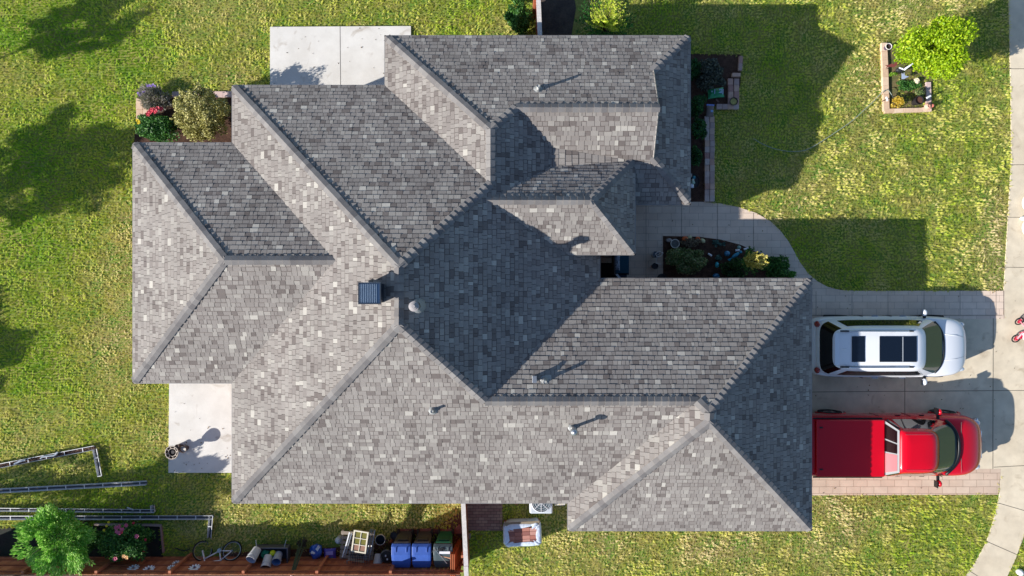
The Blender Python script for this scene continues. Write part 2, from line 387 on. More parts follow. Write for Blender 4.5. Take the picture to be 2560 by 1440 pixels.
# hip and ridge caps: overlapping bent pieces
m_cap = mat('cap_shingle', (.2, .2, .2), rough=0.95, spec=0.25, var=0.12, vscale=2.0, fine=0.10, bscale=90,
            tone=[(0.0, lin((116, 112, 110))), (1.0, lin((140, 136, 132)))])
def ridge(a, b, fa, fb, name='ridge_cap'):
    za = fa(*a); zb = fa(*b)
    A = Vector((*a, za)); B = Vector((*b, zb))
    if A.z > B.z: A, B = B, A
    d = (B - A).normalized(); L = (B - A).length
    def side(f, other):
        gx = f(1, 0) - f(0, 0); gy = f(0, 1) - f(0, 0); n = Vector((-gx, -gy, 1)).normalized()
        w = d.cross(n).normalized()
        ox = other(1, 0) - other(0, 0); oy = other(0, 1) - other(0, 0)
        # point to the side where this plane is the lower one
        test = A + w * 0.5
        if f(test.x, test.y) > other(test.x, test.y): w = -w
        return w, n
    w1, n1 = side(fa, fb); w2, n2 = side(fb, fa); up = (n1 + n2).normalized()
    m = MB(); n = max(1, int(L / 0.19)); st = L / n; g = random.Random(int(abs(A.x * 77 + A.y * 13) * 10))
    for i in range(n):
        s0 = i * st + (0.0 if i else (0.10 if min(A.z, B.z) < 3.3 else 0)); s1 = (i + 1) * st + 0.05
        h0 = 0.060 + g.uniform(-.003, .004); h1 = 0.018; W = 0.118 + g.uniform(-.006, .006)
        c0 = A + d * s0; c1 = A + d * s1; th = 0.012
        top = [c0 + w1 * W + n1 * h0, c0 + up * h0 * 1.05, c0 + w2 * W + n2 * h0, c1 + w1 * W + n1 * h1, c1 + up * h1 * 1.05, c1 + w2 * W + n2 * h1]
        bot = [c0 + w1 * W + n1 * (h0 - .026), c0 + up * (h0 - .026), c0 + w2 * W + n2 * (h0 - .026), c1 + w1 * W - n1 * .004, c1 - up * .002, c1 + w2 * W - n2 * .004]
        m.add([tuple(p) for p in top + bot], [(0, 1, 4, 3), (1, 2, 5, 4), (0, 6, 7, 1), (1, 7, 8, 2), (0, 3, 9, 6), (2, 8, 11, 5)], g.random())
    return m.build(name, m_cap, roof)
for a, b, fa, fb in [(P1, P2, fW, fE), (P1, (XW, YS), fW, fS), (P2, (XW, YN), fW, fN), (P2, J3, fN, fE), (P1, PT3, fS, fE), (PT3, G0, fS, fGN),
                     (G0, G1, fGW, fGN), (G1, G2, fGW, fGE), (G1, (GE, GN), fGN, fGE), (G2, (GE, GS), fGS, fGE), (G2, (GW, GS), fGS, fGW),
                     (LA, (XL, YNL), fLW, fLN), (LA, (XL, YSL), fLW, fLS), (LA, LJ, fLN, fLS), (R3, (XW3, YN4), f3W, f4N), (R3, J3, f3W, fE),
                     (R3, V4, f4N, fE), (V4, (XG, YR4), f4N, f4S), ((XG, 6.25), (XE4, YN4), f4N, f4E), ((XG, 3.73), (XE4, YS4), f4S, f4E),
                     (PA, PB, fPN, fPS), (PB, (PEX, PN_), fPN, fPE), (PB, (PEX, PS_), fPS, fPE)]:
    ridge(a, b, fa, fb)
# fascia boards along every eave
m_fas = mat('fascia_paint', lin((150, 143, 136)), rough=0.6, var=0.05)
EAVES = [((XL, YNL), (XL, YSL), ZE), ((XL, YSL), (XW, YSL), ZE), ((XW, YSL), (XW, YS), ZE), ((XW, YS), (GW, YS), ZE), ((GW, YS), (GW, GS), ZE),
         ((GW, GS), (GE, GS), ZE), ((GE, GS), (GE, GN), ZE), ((GE, GN), (XE, GN), ZE), ((XE, GN), (XE, YP), ZE), ((XE4, YS4), (XE4, YN4), ZE),
         ((2.9, YS4), (XE4, YS4), ZE), ((XE4, YN4), (XW3, YN4), ZE), ((XW3, YN4), (XW3, YN), ZE), ((XW3, YN), (XW, YN), ZE), ((XW, YN), (XW, YNL), ZE), ((XW, YNL), (XL, YNL), ZE),
         ((1.618, PS_), (PEX, PS_), ZP), ((PEX, PS_), (PEX, PN_), ZP)]
fa_ = MB()
for (x0, y0), (x1, y1), z in EAVES:
    c = ((x0 + x1) / 2, (y0 + y1) / 2, z - 0.085); L = math.hypot(x1 - x0, y1 - y0)
    fa_.box(c, (L + 0.028, 0.028, 0.15), math.atan2(y1 - y0, x1 - x0))
fa_.build('fascia', m_fas, house)
dr = MB()
for (x0, y0), (x1, y1), z in EAVES:
    L = math.hypot(x1 - x0, y1 - y0); ang = math.atan2(y1 - y0, x1 - x0)
    dr.box(((x0 + x1) / 2, (y0 + y1) / 2, z - 0.003), (L + 0.05, 0.05, 0.010), ang)
dr.build('drip_edge', mat('drip_metal', lin((150, 146, 142)), rough=0.45, metal=0.3), roof)
sf = MB()
for i, (x0, y0, x1, y1) in enumerate([(XW, YS, XE, YN), (XL, YSL, XW + .2, YNL), (XW3, YS4, XE4, YN4), (GW, GS, GE, GN), (-0.5, GS + 2, GW + .1, GN)]):
    z = ZE - 0.15 - i * 0.006
    sf.add([(x0 + .02, y0 + .02, z), (x1 - .02, y0 + .02, z), (x1 - .02, y1 - .02, z), (x0 + .02, y1 - .02, z)], [(3, 2, 1, 0)])
sf.add([(1.6, PS_ + .02, ZP - .15), (PEX - .02, PS_ + .02, ZP - .15), (PEX - .02, PN_ - .02, ZP - .15), (1.6, PN_ - .02, ZP - .15)], [(3, 2, 1, 0)])
sf.build('soffit', mat('soffit_paint', lin((190, 184, 172)), rough=0.7), house)
m_brick = paver_mat('wall_brick', (lin((140, 88, 70)), lin((112, 70, 58))), 0.22, 0.075, 0.01, lin((170, 160, 150)))
wl = MB(); IN = 0.42
for i, (x0, y0, x1, y1) in enumerate([(XW, YS, 2.05, YN), (XL, YSL, XW + 1, YNL), (XW3, 2.9, XE4, YN4), (GW, GS, GE, GN - .02), (-1, YS + .006, GW + 1, GN - 0.05)]):
    a = 0 if i == 4 else IN
    wl.box(((x0 + x1) / 2, (y0 + y1) / 2, (ZE - .17 - i * .006) / 2), (x1 - x0 - 2 * IN, y1 - y0 - 2 * IN, ZE - .17 - i * .006))
wl.build('wall', m_brick, house)
gb = MB(); gb.add([(XG - .05, 3.78, 3.40), (XG - .05, 6.2, 3.40), (XG - .05, YR4, 4.05)], [(0, 1, 2)])
gb.build('gable_wall', mat('siding', lin((175, 165, 150)), rough=0.7, var=0.05), house)
rk = MB()
for y0, y1 in ((3.70, YR4), (6.28, YR4)):
    rk.tube([(XG + .01, y0, 3.37), (XG + .01, y1, 4.075)], 0.035, n=4)
rk.build('rake_board', m_fas, house)
for y in (PS_ + .25, PN_ - .4):
    cm = MB().box((PEX - .3, y, 1.75), (.26, .26, 2.7)); cm.box((PEX - .3, y, .2), (.38, .38, .4))
    cm.build('column', mat('column_paint', lin((205, 198, 186)), rough=0.6), house, bevel=.01)
# doors and windows in the walls (seen from the side only)
m_white = mat('white_paint', lin((225, 222, 215)), rough=0.5, var=0.04)
m_glass = mat('dark_glass', lin((22, 30, 36)), rough=0.06, spec=0.8, coat=0.3)
for yy in (-1.95, -5.0):
    d = MB(); d.box((GE - IN + .02, yy, 1.08), (.05, 2.5, 2.15))
    for k in range(1, 4): d.box((GE - IN + .05, yy, .54 * k), (.012, 2.5, .02))
    for k in range(-1, 2): d.box((GE - IN + .05, yy + k * .62, 1.08), (.012, .02, 2.1))
    d.build('garage_door', m_white, house)
fd = MB().box((2.05 - IN + .03, 1.6, 1.05), (.06, .95, 2.1)); fdo = fd.build('front_door', mat('door_paint', lin((70, 40, 32)), rough=.4), house, bevel=.01)
MB().ball((2.05 - IN + .09, 1.95, 1.0), .035).build('handle', mat('brass', lin((190, 150, 80)), rough=.3, metal=1), fdo)
def window(cx, cy, w, ax):
    m = MB(); g = MB(); z = 1.5; h = 1.2
    dx, dy = ((w, .08) if ax == 'x' else (.08, w))
    for s in (-1, 1):
        m.box((cx, cy, z + s * h / 2), (dx + (.08 if ax == 'x' else 0), dy + (.08 if ax == 'y' else 0), .07))
        m.box((cx + (s * w / 2 if ax == 'x' else 0), cy + (s * w / 2 if ax == 'y' else 0), z), (.07 if ax == 'x' else .08, .07 if ax == 'y' else .08, h - .07))
    m.box((cx, cy, z), (.045 if ax == 'x' else .076, .045 if ax == 'y' else .076, h - .07))
    g.box((cx, cy, z), (w - .08 if ax == 'x' else .05, w - .08 if ax == 'y' else .05, h - .08))
    o = m.build('window', m_white, house); g.build('pane', m_glass, o)
for a in [(-6, YN - IN, 1.6, 'x'), (-4.9, YN - IN, 1.0, 'x'), (XL + IN, .8, 1.6, 'y'), (-6.5, YS + IN, 1.4, 'x'), (-2.5, YS + IN, 1.4, 'x'), (0, YN4 - IN, 1.4, 'x'), (2.8, YN4 - IN, 1.2, 'x'), (XE4 - IN, 5.2, 1.5, 'y'), (5.2, GS + IN, 1.2, 'x')]: window(*a)
# things that come through the roof
m_pvc = mat('pvc_pipe', lin((205, 205, 200)), rough=.45); m_lead = mat('lead_flashing', lin((150, 152, 152)), rough=.6, metal=.3, var=.1)
m_galv = mat('galvanised', lin((170, 174, 178)), rough=.38, metal=.75, var=.08)
def tilt(fz, x, y):
    n = Vector((-(fz(1, 0) - fz(0, 0)), -(fz(0, 1) - fz(0, 0)), 1)).normalized()
    return Matrix.Translation((x, y, fz(x, y) + .015)) @ n.to_track_quat('Z', 'Y').to_matrix().to_4x4()
def pipe_vent(u, v, fz, zg, h, r=.045, cap=False, skirt=.13):
    x, y = P(u, v, zg); x, y = P(u, v, fz(x, y)); z = fz(x, y); T = tilt(fz, x, y)
    p = MB().cyl((x, y, z - .1), (x, y, z + h), r, n=14, caps=False)
    p.cyl((x, y, z + h - .02), (x, y, z + h - .019), r * .97, n=14)
    po = p.build('vent_pipe', m_pvc, house, smooth=True)
    f = MB().box((0, 0, 0), (skirt * 1.5, skirt * 1.5, .008), M=T)
    f.lathe([(skirt, 0.004), (skirt * .75, .03), (r * 1.3, .12), (r * 1.1, .14)], (x, y, z + .0), n=18)
    f.build('flashing', m_lead, po, smooth=False)
    if cap:
        c = MB().lathe([(0.001, h + .10), (.05, h + .085), (.10, h + .03), (.10, h - .04), (.06, h - .05)], (x, y, z), n=20); c.build('cap', m_galv, po, smooth=True)
    return po
pipe_vent(1345, 224, f4N, 4, .38)
pipe_vent(1083, 1024, fS, 4, .26, r=.04)
pipe_vent(1430, 1068, fS, 4, .62, r=.05, cap=True, skirt=.12)
pipe_vent(1361, 951, fGN, 4, .36)
# low box vent beside the garage pipe
x, y = P(1336, 948, 4.35); z = fGN(x, y)
bx = MB().box((x, y, z + .08), (.09, .15, .24)); bx.box((x, y + .01, z + .215), (.12, .19, .03)); bx.build('box_vent', m_galv, house, bevel=.006)
# tall flue behind the main ridge
x, y = P(1035, 766, 6.05); z = fE(x, y)
fl = MB().cyl((x, y, z - .1), (x, y, 6.0), .09, n=20); flo = fl.build('flue_pipe', m_galv, house, smooth=True)
c = MB().lathe([(.001, 6.20), (.045, 6.20), (.05, 6.17), (.08, 6.165), (.085, 6.14), (.125, 6.13), (.125, 6.09), (.10, 6.08), (.10, 6.04), (.13, 6.03), (.13, 5.98), (.09, 5.96)], (x, y, 0), n=28)
c.build('cap', mat('painted_cap', lin((164, 158, 156)), rough=.6), flo, smooth=False)
MB().lathe([(.22, -.08), (.2, .02), (.11, .16)], (x, y, z), n=20).build('flashing', m_lead, flo)
# framed chimney with louvred metal cap west of the ridge
x, y = P(928, 733, 5.85); z = fW(x, y)
m_ch = mat('chimney_metal', lin((52, 62, 74)), rough=.45, metal=.3, var=.1)
ch = MB().box((x, y, z + .12), (.50, .48, .98)); cho = ch.build('chimney', m_ch, house, bevel=.008)
zt = z + .62
lv = MB(); lv.box((x, y, zt), (.54, .54, .04))
for k in range(10): lv.box((x - .235 + k * .045, y, zt + .045), (.014, .46, .05))
lv.build('louvre', mat('louvre_metal', lin((158, 176, 192)), rough=.35, metal=.6), cho)
rm = MB(); zz = zt + .04
for s in (-1, 1): rm.box((x, y + s * .26, zz), (.56, .025, .08)); rm.box((x + s * .268, y, zz), (.025, .49, .08))
rm.build('cap_rim', m_ch, cho)
for s in (-1, 1): MB().box((x, y + s * .26, z + .02), (.56, .05, .16)).build('flashing', m_white, cho)
# ================================================================ GROUND, PAVING, LAWN
pp = lambda L, z=0.0: [P(u, v, z) for u, v in L]
g_soil = mat('soil', lin((150, 146, 80)), rough=1.0, spec=.1, col2=lin((104, 136, 54)), patch=1.6, var=.3, vscale=14, bump=.6, bscale=30)
gm = MB(); gm.add([(-150, -150, 0), (150, -150, 0), (150, 150, 0), (-150, 150, 0)], [(0, 1, 2, 3)])
tag(gm.build('ground', g_soil), kind='structure')
def concrete(name, base, c2, stains=.07):
    return mat(name, lin(base), rough=.85, spec=.3, col2=lin(c2), patch=.9, var=stains, vscale=2.5, fine=.04, bscale=60, bump=.15)
m_patio = concrete('patio_concrete', (224, 220, 212), (212, 207, 198), .05)
m_drive = concrete('drive_concrete', (220, 206, 180), (206, 191, 165), .11)
m_walk = concrete('walk_concrete', (194, 186, 171), (183, 174, 158), .08)
def sheet(name, poly, z, m, depth=None):
    b = MB(); b.prism(poly, z - (depth or z + .05), z)
    return tag(b.build(name, m), kind='structure')
def joints(name, segs, z, w=.014, col=(92, 84, 74)):
    b = MB()
    for (u0, v0, u1, v1) in segs:
        x0, y0 = P(u0, v0, z); x1, y1 = P(u1, v1, z); L = math.hypot(x1 - x0, y1 - y0)
        b.box(((x0 + x1) / 2, (y0 + y1) / 2, z + .002), (L, w, .004), math.atan2(y1 - y0, x1 - x0))
    return tag(b.build(name, mat('joint_line', lin(col), rough=1)), kind='structure')  # thin dark joint lines in one even colour
SLAB1 = pp([(675, 67), (1027, 65), (1027, 290), (675, 290)], .1)
SLAB2 = pp([(423, 940), (640, 940), (640, 1182), (421, 1182)], .08)
for _n in ('patio_concrete', 'drive_concrete', 'walk_concrete'):      # darker stains with a shape of their own
    _m = MATS[_n].node_tree; _b = _m.nodes['Principled BSDF']; _l = _b.inputs['Base Color'].links[0].from_socket
    _z = _m.nodes.new('ShaderNodeTexNoise'); _z.inputs['Scale'].default_value = 1.7; _z.inputs['Detail'].default_value = 8; _z.inputs['Distortion'].default_value = 1.2
    _g = _m.nodes.new('ShaderNodeNewGeometry'); _m.links.new(_g.outputs['Position'], _z.inputs['Vector'])
    _r = _m.nodes.new('ShaderNodeValToRGB'); _r.color_ramp.elements[0].position = .60; _r.color_ramp.elements[0].color = (1, 1, 1, 1); _r.color_ramp.elements[1].position = .74; _r.color_ramp.elements[1].color = (.74, .70, .66, 1)
    _m.links.new(_z.outputs['Fac'], _r.inputs[0]); _x = _m.nodes.new('ShaderNodeMix'); _x.data_type = 'RGBA'; _x.blend_type = 'MULTIPLY'; _x.inputs[0].default_value = 1
    _m.links.new(_l, _x.inputs[6]); _m.links.new(_r.outputs[0], _x.inputs[7]); _m.links.new(_x.outputs[2], _b.inputs['Base Color'])
sheet('back_patio', SLAB1, .10, m_patio); joints('patio_joint', [(850, 66, 852, 290)], .10)
sheet('side_patio', SLAB2, .08, m_patio)
DRIVE = pp([(1950, 795), (2510, 795), (2508, 727), (2527, 400), (2526, 250), (2520, 0), (2516, -60), (2900, -60), (2900, 1100), (2580, 1290), (2560, 1335), (2536, 1400), (2512, 1450), (2490, 1500), (2380, 1500), (2413, 1440), (2438, 1405), (2465, 1355), (2483, 1300), (2497, 1240), (2500, 1172), (1950, 1172)])
sheet('driveway', DRIVE, .03, m_drive)
joints('driveway_joints', [(2262, 795, 2262, 1172), (2483, 795, 2482, 1172), (2030, 980, 2570, 976), (2505, 172, 2590, 172), (2520, 412, 2590, 412), (2515, 543, 2590, 544), (2505, 668, 2590, 669),
    (2484, 1168, 2580, 1163), (2509, 727, 2509, 788), (2497, 1258, 2580, 1282), (2463, 1352, 2545, 1388), (2420, 1425, 2500, 1475)], .03, w=.016)
m_stamp = paver_mat('stamped_paving', (lin((198, 172, 150)), lin((208, 186, 164))), .46, .23, .01, lin((158, 132, 112)), offset=.5, var=.12, msize=.007)
STRIP = pp([(1950, 1172), (2500, 1172), (2494, 1236), (1950, 1238)])
sheet('paved_strip', STRIP, .034, m_stamp)
m_stampg = paver_mat('stamped_paving_grey', (lin((220, 197, 176)), lin((226, 206, 186))), .46, .23, .01, lin((184, 164, 146)), offset=.33, var=.10, msize=.007)
WALKP = pp([(1380, 470), (1700, 470), (1725, 503), (1760, 505), (1800, 509), (1850, 519), (1890, 533), (1925, 553), (1950, 577), (1970, 603), (1985, 630), (2000, 657), (2018, 682), (2042, 703), (2068, 717), (2100, 725), (2140, 727), (2509, 727), (2509, 797), (1950, 797), (1950, 760), (1380, 760)])
sheet('front_walk', WALKP, .034, m_stampg)
joints('walk_joints', [(1615, 505, 1615, 695), (1704, 500, 1704, 590), (1794, 506, 1794, 600), (1884, 532, 1884, 625), (2022, 788, 2505, 788)] + [(2040 + 90 * k, 728, 2040 + 90 * k, 788) for k in range(6)], .034, w=.009, col=(120, 108, 98))
BEDF = pp([(1657, 590), (1745, 592), (1800, 599), (1850, 612), (1890, 630), (1930, 655), (1975, 690), (1995, 730), (1657, 730)])
m_mulch = mat('mulch', lin((72, 54, 46)), rough=1.0, spec=.1, col2=lin((98, 74, 62)), patch=6, var=.35, vscale=30, bump=1.0, bscale=60)
sheet('front_bed_soil', BEDF, .045, m_mulch)
BEDR = pp([(1690, 135), (1852, 137), (1850, 212), (1835, 262), (1790, 262), (1762, 300), (1762, 505), (1690, 505)])
sheet('side_bed_soil', BEDR, .035, m_mulch)
BEDL = pp([(345, 245), (600, 228), (600, 380), (335, 380)]); sheet('corner_bed_soil', BEDL, .03, m_mulch)
BEDT = pp([(2208, 110), (2330, 130), (2330, 278), (2210, 280)])
sheet('tree_bed_soil', BEDT, .03, mat('bed_soil', lin((120, 104, 70)), rough=1, col2=lin((86, 92, 50)), patch=4, var=.25, vscale=20, bump=.6))
m_pav = paver_mat('brick_paver', (lin((142, 108, 98)), lin((164, 138, 122))), .20, .10, .01, lin((70, 58, 54)), var=.22, msize=.006)
m_pavt = paver_mat('tan_paver', (lin((196, 166, 142)), lin((210, 184, 160))), .3, .15, .01, lin((120, 100, 84)), var=.1, msize=.008)
PAD = pp([(1166, 1240), (1256, 1240), (1256, 1325), (1170, 1325)]); sheet('brick_pad', PAD, .05, m_pav)
DIRT1 = pp([(1352, -40), (1470, -40), (1460, 40), (1440, 110), (1352, 110)])
DIRT2 = pp([(1090, 1385), (1165, 1250), (1160, 1450), (1000, 1450), (480, 1450), (400, 1440), (420, 1380), (620, 1352), (880, 1348), (1000, 1340)])
DIRT3 = pp([(-60, 1318), (400, 1318), (430, 1450), (-60, 1450)])
sheet('fence_bed_soil', pp([(-60, 1320), (398, 1312), (408, 1386), (408, 1400), (-60, 1400)]), .03, mat('dark_bed_soil', lin((52, 48, 44)), rough=1, col2=lin((40, 52, 42)), patch=3, var=.3, vscale=18, bump=.6))
sheet('bare_earth', pp([(1345, -40), (1430, -40), (1440, 20), (1425, 110), (1345, 110)]), .012, mat('dark_soil', lin((84, 74, 66)), rough=1, col2=lin((66, 58, 54)), patch=3, var=.25, vscale=18, bump=.6))
sheet('bare_earth', pp([(-100, 1436), (1150, 1436), (1150, 1490), (-100, 1490)]), .014, mat('dark_soil', lin((84, 74, 66))))
sheet('bare_earth', pp([(560, 1382), (880, 1366), (1010, 1340), (1100, 1310), (1150, 1280), (1160, 1410), (560, 1410)]), .012, mat('red_soil', lin((110, 72, 52)), rough=1, col2=lin((86, 66, 54)), patch=3, var=.25, vscale=18, bump=.6))
# lawn: real blades over the soil, thinned where the earth shows
HOUSEF = [[(XW + .3, YS + .3), (XE, YS + .3), (XE, YN - .3), (XW + .3, YN - .3)], [(XL + .3, YSL + .3), (XW + 1, YSL + .3), (XW + 1, YNL - .3), (XL + .3, YNL - .3)],
          [(XW3 + .3, 2), (XE4 - .3, 2), (XE4 - .3, YN4 - .3), (XW3 + .3, YN4 - .3)], [(GW + .3, GS + .3), (GE - .2, GS + .3), (GE - .2, GN), (GW + .3, GN)]]
HARD = [SLAB1, SLAB2, DRIVE, STRIP, WALKP, BEDF, BEDR, BEDL, PAD] + HOUSEF + [pp([(2205, 105), (2240, 105), (2240, 282), (2205, 282)]), pp([(-60, 1320), (398, 1312), (408, 1400), (-60, 1400)])]
def value_noise(x, y, s, seed=0):
    g = np.random.default_rng(seed); G = g.random((128, 128))
    X = x * s + 40.3 + seed; Y = y * s + 40.7; xi = np.floor(X).astype(int); yi = np.floor(Y).astype(int); fx = X - xi; fy = Y - yi
    fx = fx * fx * (3 - 2 * fx); fy = fy * fy * (3 - 2 * fy); q = lambda a, b: G[a % 128, b % 128]
    return (q(xi, yi) * (1 - fx) + q(xi + 1, yi) * fx) * (1 - fy) + (q(xi, yi + 1) * (1 - fx) + q(xi + 1, yi + 1) * fx) * fy
NB = 760000
gx = rng.uniform(-18.6, 18.6, NB); gy = rng.uniform(-10.8, 10.6, NB)
ok = np.ones(NB, bool)
for q in HARD: ok &= ~in_poly(gx, gy, q)
ok &= ~((gy < -8.95) & (gx < -1.4))
# visible frame only, with a margin
thin = np.zeros(NB)
thin[in_poly(gx, gy, DIRT1)] = 1; thin[in_poly(gx, gy, DIRT2)] = .86
# right front of the rear fence under the eave the lawn is sparse as well
ok &= rng.random(NB) > thin
dry = .55 * value_noise(gx, gy, .33, 3) + .3 * value_noise(gx, gy, 1.1, 5) + .15 * value_noise(gx, gy, 3.1, 8)
ok &= rng.random(NB) > np.clip((dry - .62) * 2.2, 0, .4)
gx, gy, dry = gx[ok], gy[ok], dry[ok]; n = len(gx)
# blades grow in tufts: pull each towards a jittered cell centre
tid = rng.integers(0, 70000, n); TX = rng.uniform(-18.6, 18.6, 70000); TY = rng.uniform(-10.8, 10.6, 70000)
# give every blade the nearest of a few scattered tuft centres (jittered cells, hashed offsets)
cs = .09; ix = np.floor(gx / cs + .35 * np.sin(gy * 3.1)).astype(int); iy = np.floor(gy / cs + .35 * np.sin(gx * 2.7)).astype(int)
hsh = (ix * 73856093 ^ iy * 19349663) & 0xffff; HT = rng.random((65536, 4))
cx = (ix + .5 + .9 * (HT[hsh, 0] - .5)) * cs - .35 * np.sin(gy * 3.1) * cs; cy = (iy + .5 + .9 * (HT[hsh, 1] - .5)) * cs - .35 * np.sin(gx * 2.7) * cs
tx = gx * .52 + cx * .48; ty = gy * .52 + cy * .48; tuft = HT[hsh, 2]
ang = value_noise(cx, cy, 2.2, 21) * 5 + HT[hsh, 3] * 3.2 + rng.normal(0, .55, n)
L = rng.uniform(.055, .115, n); lean = rng.uniform(.75, 1.4, n)
dx, dy = np.cos(ang), np.sin(ang); W = rng.uniform(.006, .012, n)
b0 = np.stack([tx, ty, np.zeros(n)], 1)
mid = b0 + np.stack([dx * np.sin(lean * .6) * L * .55, dy * np.sin(lean * .6) * L * .55, np.cos(lean * .6) * L * .55], 1)
tip = mid + np.stack([dx * np.sin(lean) * L * .5, dy * np.sin(lean) * L * .5, np.cos(lean) * L * .42], 1)
sd = np.stack([-dy, dx, np.zeros(n)], 1) * W[:, None]
V = np.stack([b0 - sd * .8, b0 + sd * .8, mid + sd, mid - sd, tip], 1).reshape(-1, 3)
i5 = np.arange(n)[:, None] * 5
Fq = np.concatenate([i5 + np.array([0, 1, 2]), i5 + np.array([0, 2, 3]), i5 + np.array([3, 2, 4])], 1).reshape(-1, 3)
for (pu, pv, ru, rv, am) in [(1930, 520, 110, 50, .30), (1680, 1385, 220, 40, .26), (325, 570, 45, 90, .26), (480, 1060, 90, 70, .22), (1240, 60, 70, 70, .24), (2200, 1300, 150, 60, .12), (700, 1290, 260, 22, .12),
    (1110, 1280, 60, 30, .30), (1300, 1400, 90, 40, .16), (2495, 560, 35, 220, .22), (560, 200, 160, 26, .22), (2190, 200, 40, 90, .2), (2300, 640, 130, 50, .14), (290, 870, 60, 60, .2), (40, 180, 60, 40, .2), (2080, 1300, 60, 60, .2),
    (110, 90, 200, 90, -.26), (330, 120, 200, 60, -.12), (2360, 430, 130, 90, -.24), (90, 620, 160, 90, -.14), (190, 1040, 110, 60, -.16), (1980, 180, 120, 160, -.2), (2130, 650, 160, 80, -.16), (1560, 1400, 120, 40, -.16), (2180, 1390, 120, 40, -.22), (60, 400, 260, 150, -.15), (1880, 1420, 120, 30, -.12)]:
    qx, qy = P(pu, pv, 0); dry = dry + am * np.exp(-((tx - qx) / (ru * .0135)) ** 2 - ((ty - qy) / (rv * .0135)) ** 2)
left = np.clip((6 - tx) / 14, 0, 1)           # the back garden is the lusher lawn
tv = np.clip(.69 - left * .13 + (dry - .5) * .88 + (tuft - .5) * .20 + rng.normal(0, .09, n), 0, 1)
edge = np.zeros(n)
m_grass = mat('grass_blade', (.1, .2, .05), rough=.7, spec=.15, sub=.46, var=.12, vscale=1.3,
              tone=[(0.0, lin((112, 174, 44))), (.3, lin((170, 204, 58))), (.52, lin((210, 216, 88))), (.75, lin((228, 218, 140))), (1.0, lin((238, 222, 172)))])
tag(npmesh('grass', V, Fq, np.repeat(tv, 3), m_grass), 'mown lawn around the house, green with straw coloured dry patches', 'grass', kind='stuff')

# ================================================================ raised paver borders, pads, edging
def border(name, segs, z, w, m, label, group=None, h=.12, gap=.004, L0=.28, wob=.006):
    t = None
    mb = MB(); g = random.Random(len(label)); 
    x0, y0 = P(segs[0][0], segs[0][1], z)
    for (u0, v0, u1, v1) in segs:
        a = Vector(P(u0, v0, z)); b = Vector(P(u1, v1, z)); d = b - a; L = d.length; n = max(1, round(L / L0)); an = math.atan2(d.y, d.x)
        for k in range(n):
            c = a + d * (k + .5) / n
            mb.box((c.x + g.uniform(-wob, wob) - x0, c.y + g.uniform(-wob, wob) - y0, z - h / 2 + g.uniform(-.004, .004)), (L / n - gap, w, h), an + g.uniform(-.02, .02), tone=g.random())
    o = mb.build(name, m, bevel=.006); o.location = (x0, y0, 0)
    return tag(o, label, 'edging', group)
m_block = mat('retaining_block', (.4, .3, .3), rough=.9, tone=[(0, lin((176, 146, 136))), (.4, lin((198, 180, 172))), (.7, lin((208, 172, 150))), (1, lin((170, 126, 118)))], var=.12, vscale=9, bump=.3, bscale=50)
m_blockt = mat('tan_block', (.4, .3, .3), rough=.9, tone=[(0, lin((204, 172, 142))), (1, lin((222, 196, 170)))], var=.1, vscale=9, bump=.3, bscale=50)
m_blockp = mat('pink_block', (.4, .3, .3), rough=.9, tone=[(0, lin((190, 160, 150))), (1, lin((212, 186, 178)))], var=.12, vscale=9, bump=.3, bscale=50)
border('paver_edging', [(1768, 290, 1768, 504), (1781, 290, 1781, 504)], .14, .155, m_block, 'long two-course brick edging of the mulch bed beside the east wall', L0=.21)
border('paver_edging', [(1827, 196, 1827, 262), (1842, 196, 1842, 262), (1792, 266, 1848, 266)], .14, .17, m_block, 'short L shaped brick edging holding a round yellow dish', L0=.2)
border('paver_edging', [(1853, 140, 1851, 176), (1831, 187, 1852, 187)], .2, .12, m_block, 'grey corner blocks at the top of the rhododendron bed', L0=.2)
border('paver_edging', [(2211, 107, 2217, 278)], .12, .2, m_blockt, 'tan block edging along the house side of the small tree bed', L0=.3)
border('paver_edging', [(2212, 277, 2330, 273)], .12, .14, m_blockt, 'tan block edging along the lower end of the small tree bed', L0=.3)
border('paver_edging', [(2322, 205, 2322, 272)], .10, .17, m_blockp, 'pinkish blocks on the street side of the small tree bed', L0=.25)
border('paver_edging', [(430, 236, 600, 236)], .10, .2, m_blockp, 'pink block edging behind the round variegated shrub', L0=.3)
border('paver_edging', [(348, 245, 348, 300), (365, 245, 365, 300)], .08, .22, m_blockt, 'tan stepping pavers beside the purple flower clump', L0=.3)
border('timber_edging', [(235, 1312, 402, 1313)], .10, .07, m_block, 'low grey stone edging in front of the rose bush', L0=.9)
border('timber_edging', [(401, 1316, 407, 1382)], .10, .06, m_block, 'thin grey edging running to the fence beside the roses', L0=.9)
border('loose_paver', [(992, 1329, 1165, 1329)], .06, .16, mat('red_block', (.3, .2, .2), rough=.9, tone=[(0, lin((128, 74, 64))), (1, lin((156, 100, 88)))], var=.1), 'row of red pavers lying behind the wheeled bins', L0=.4)

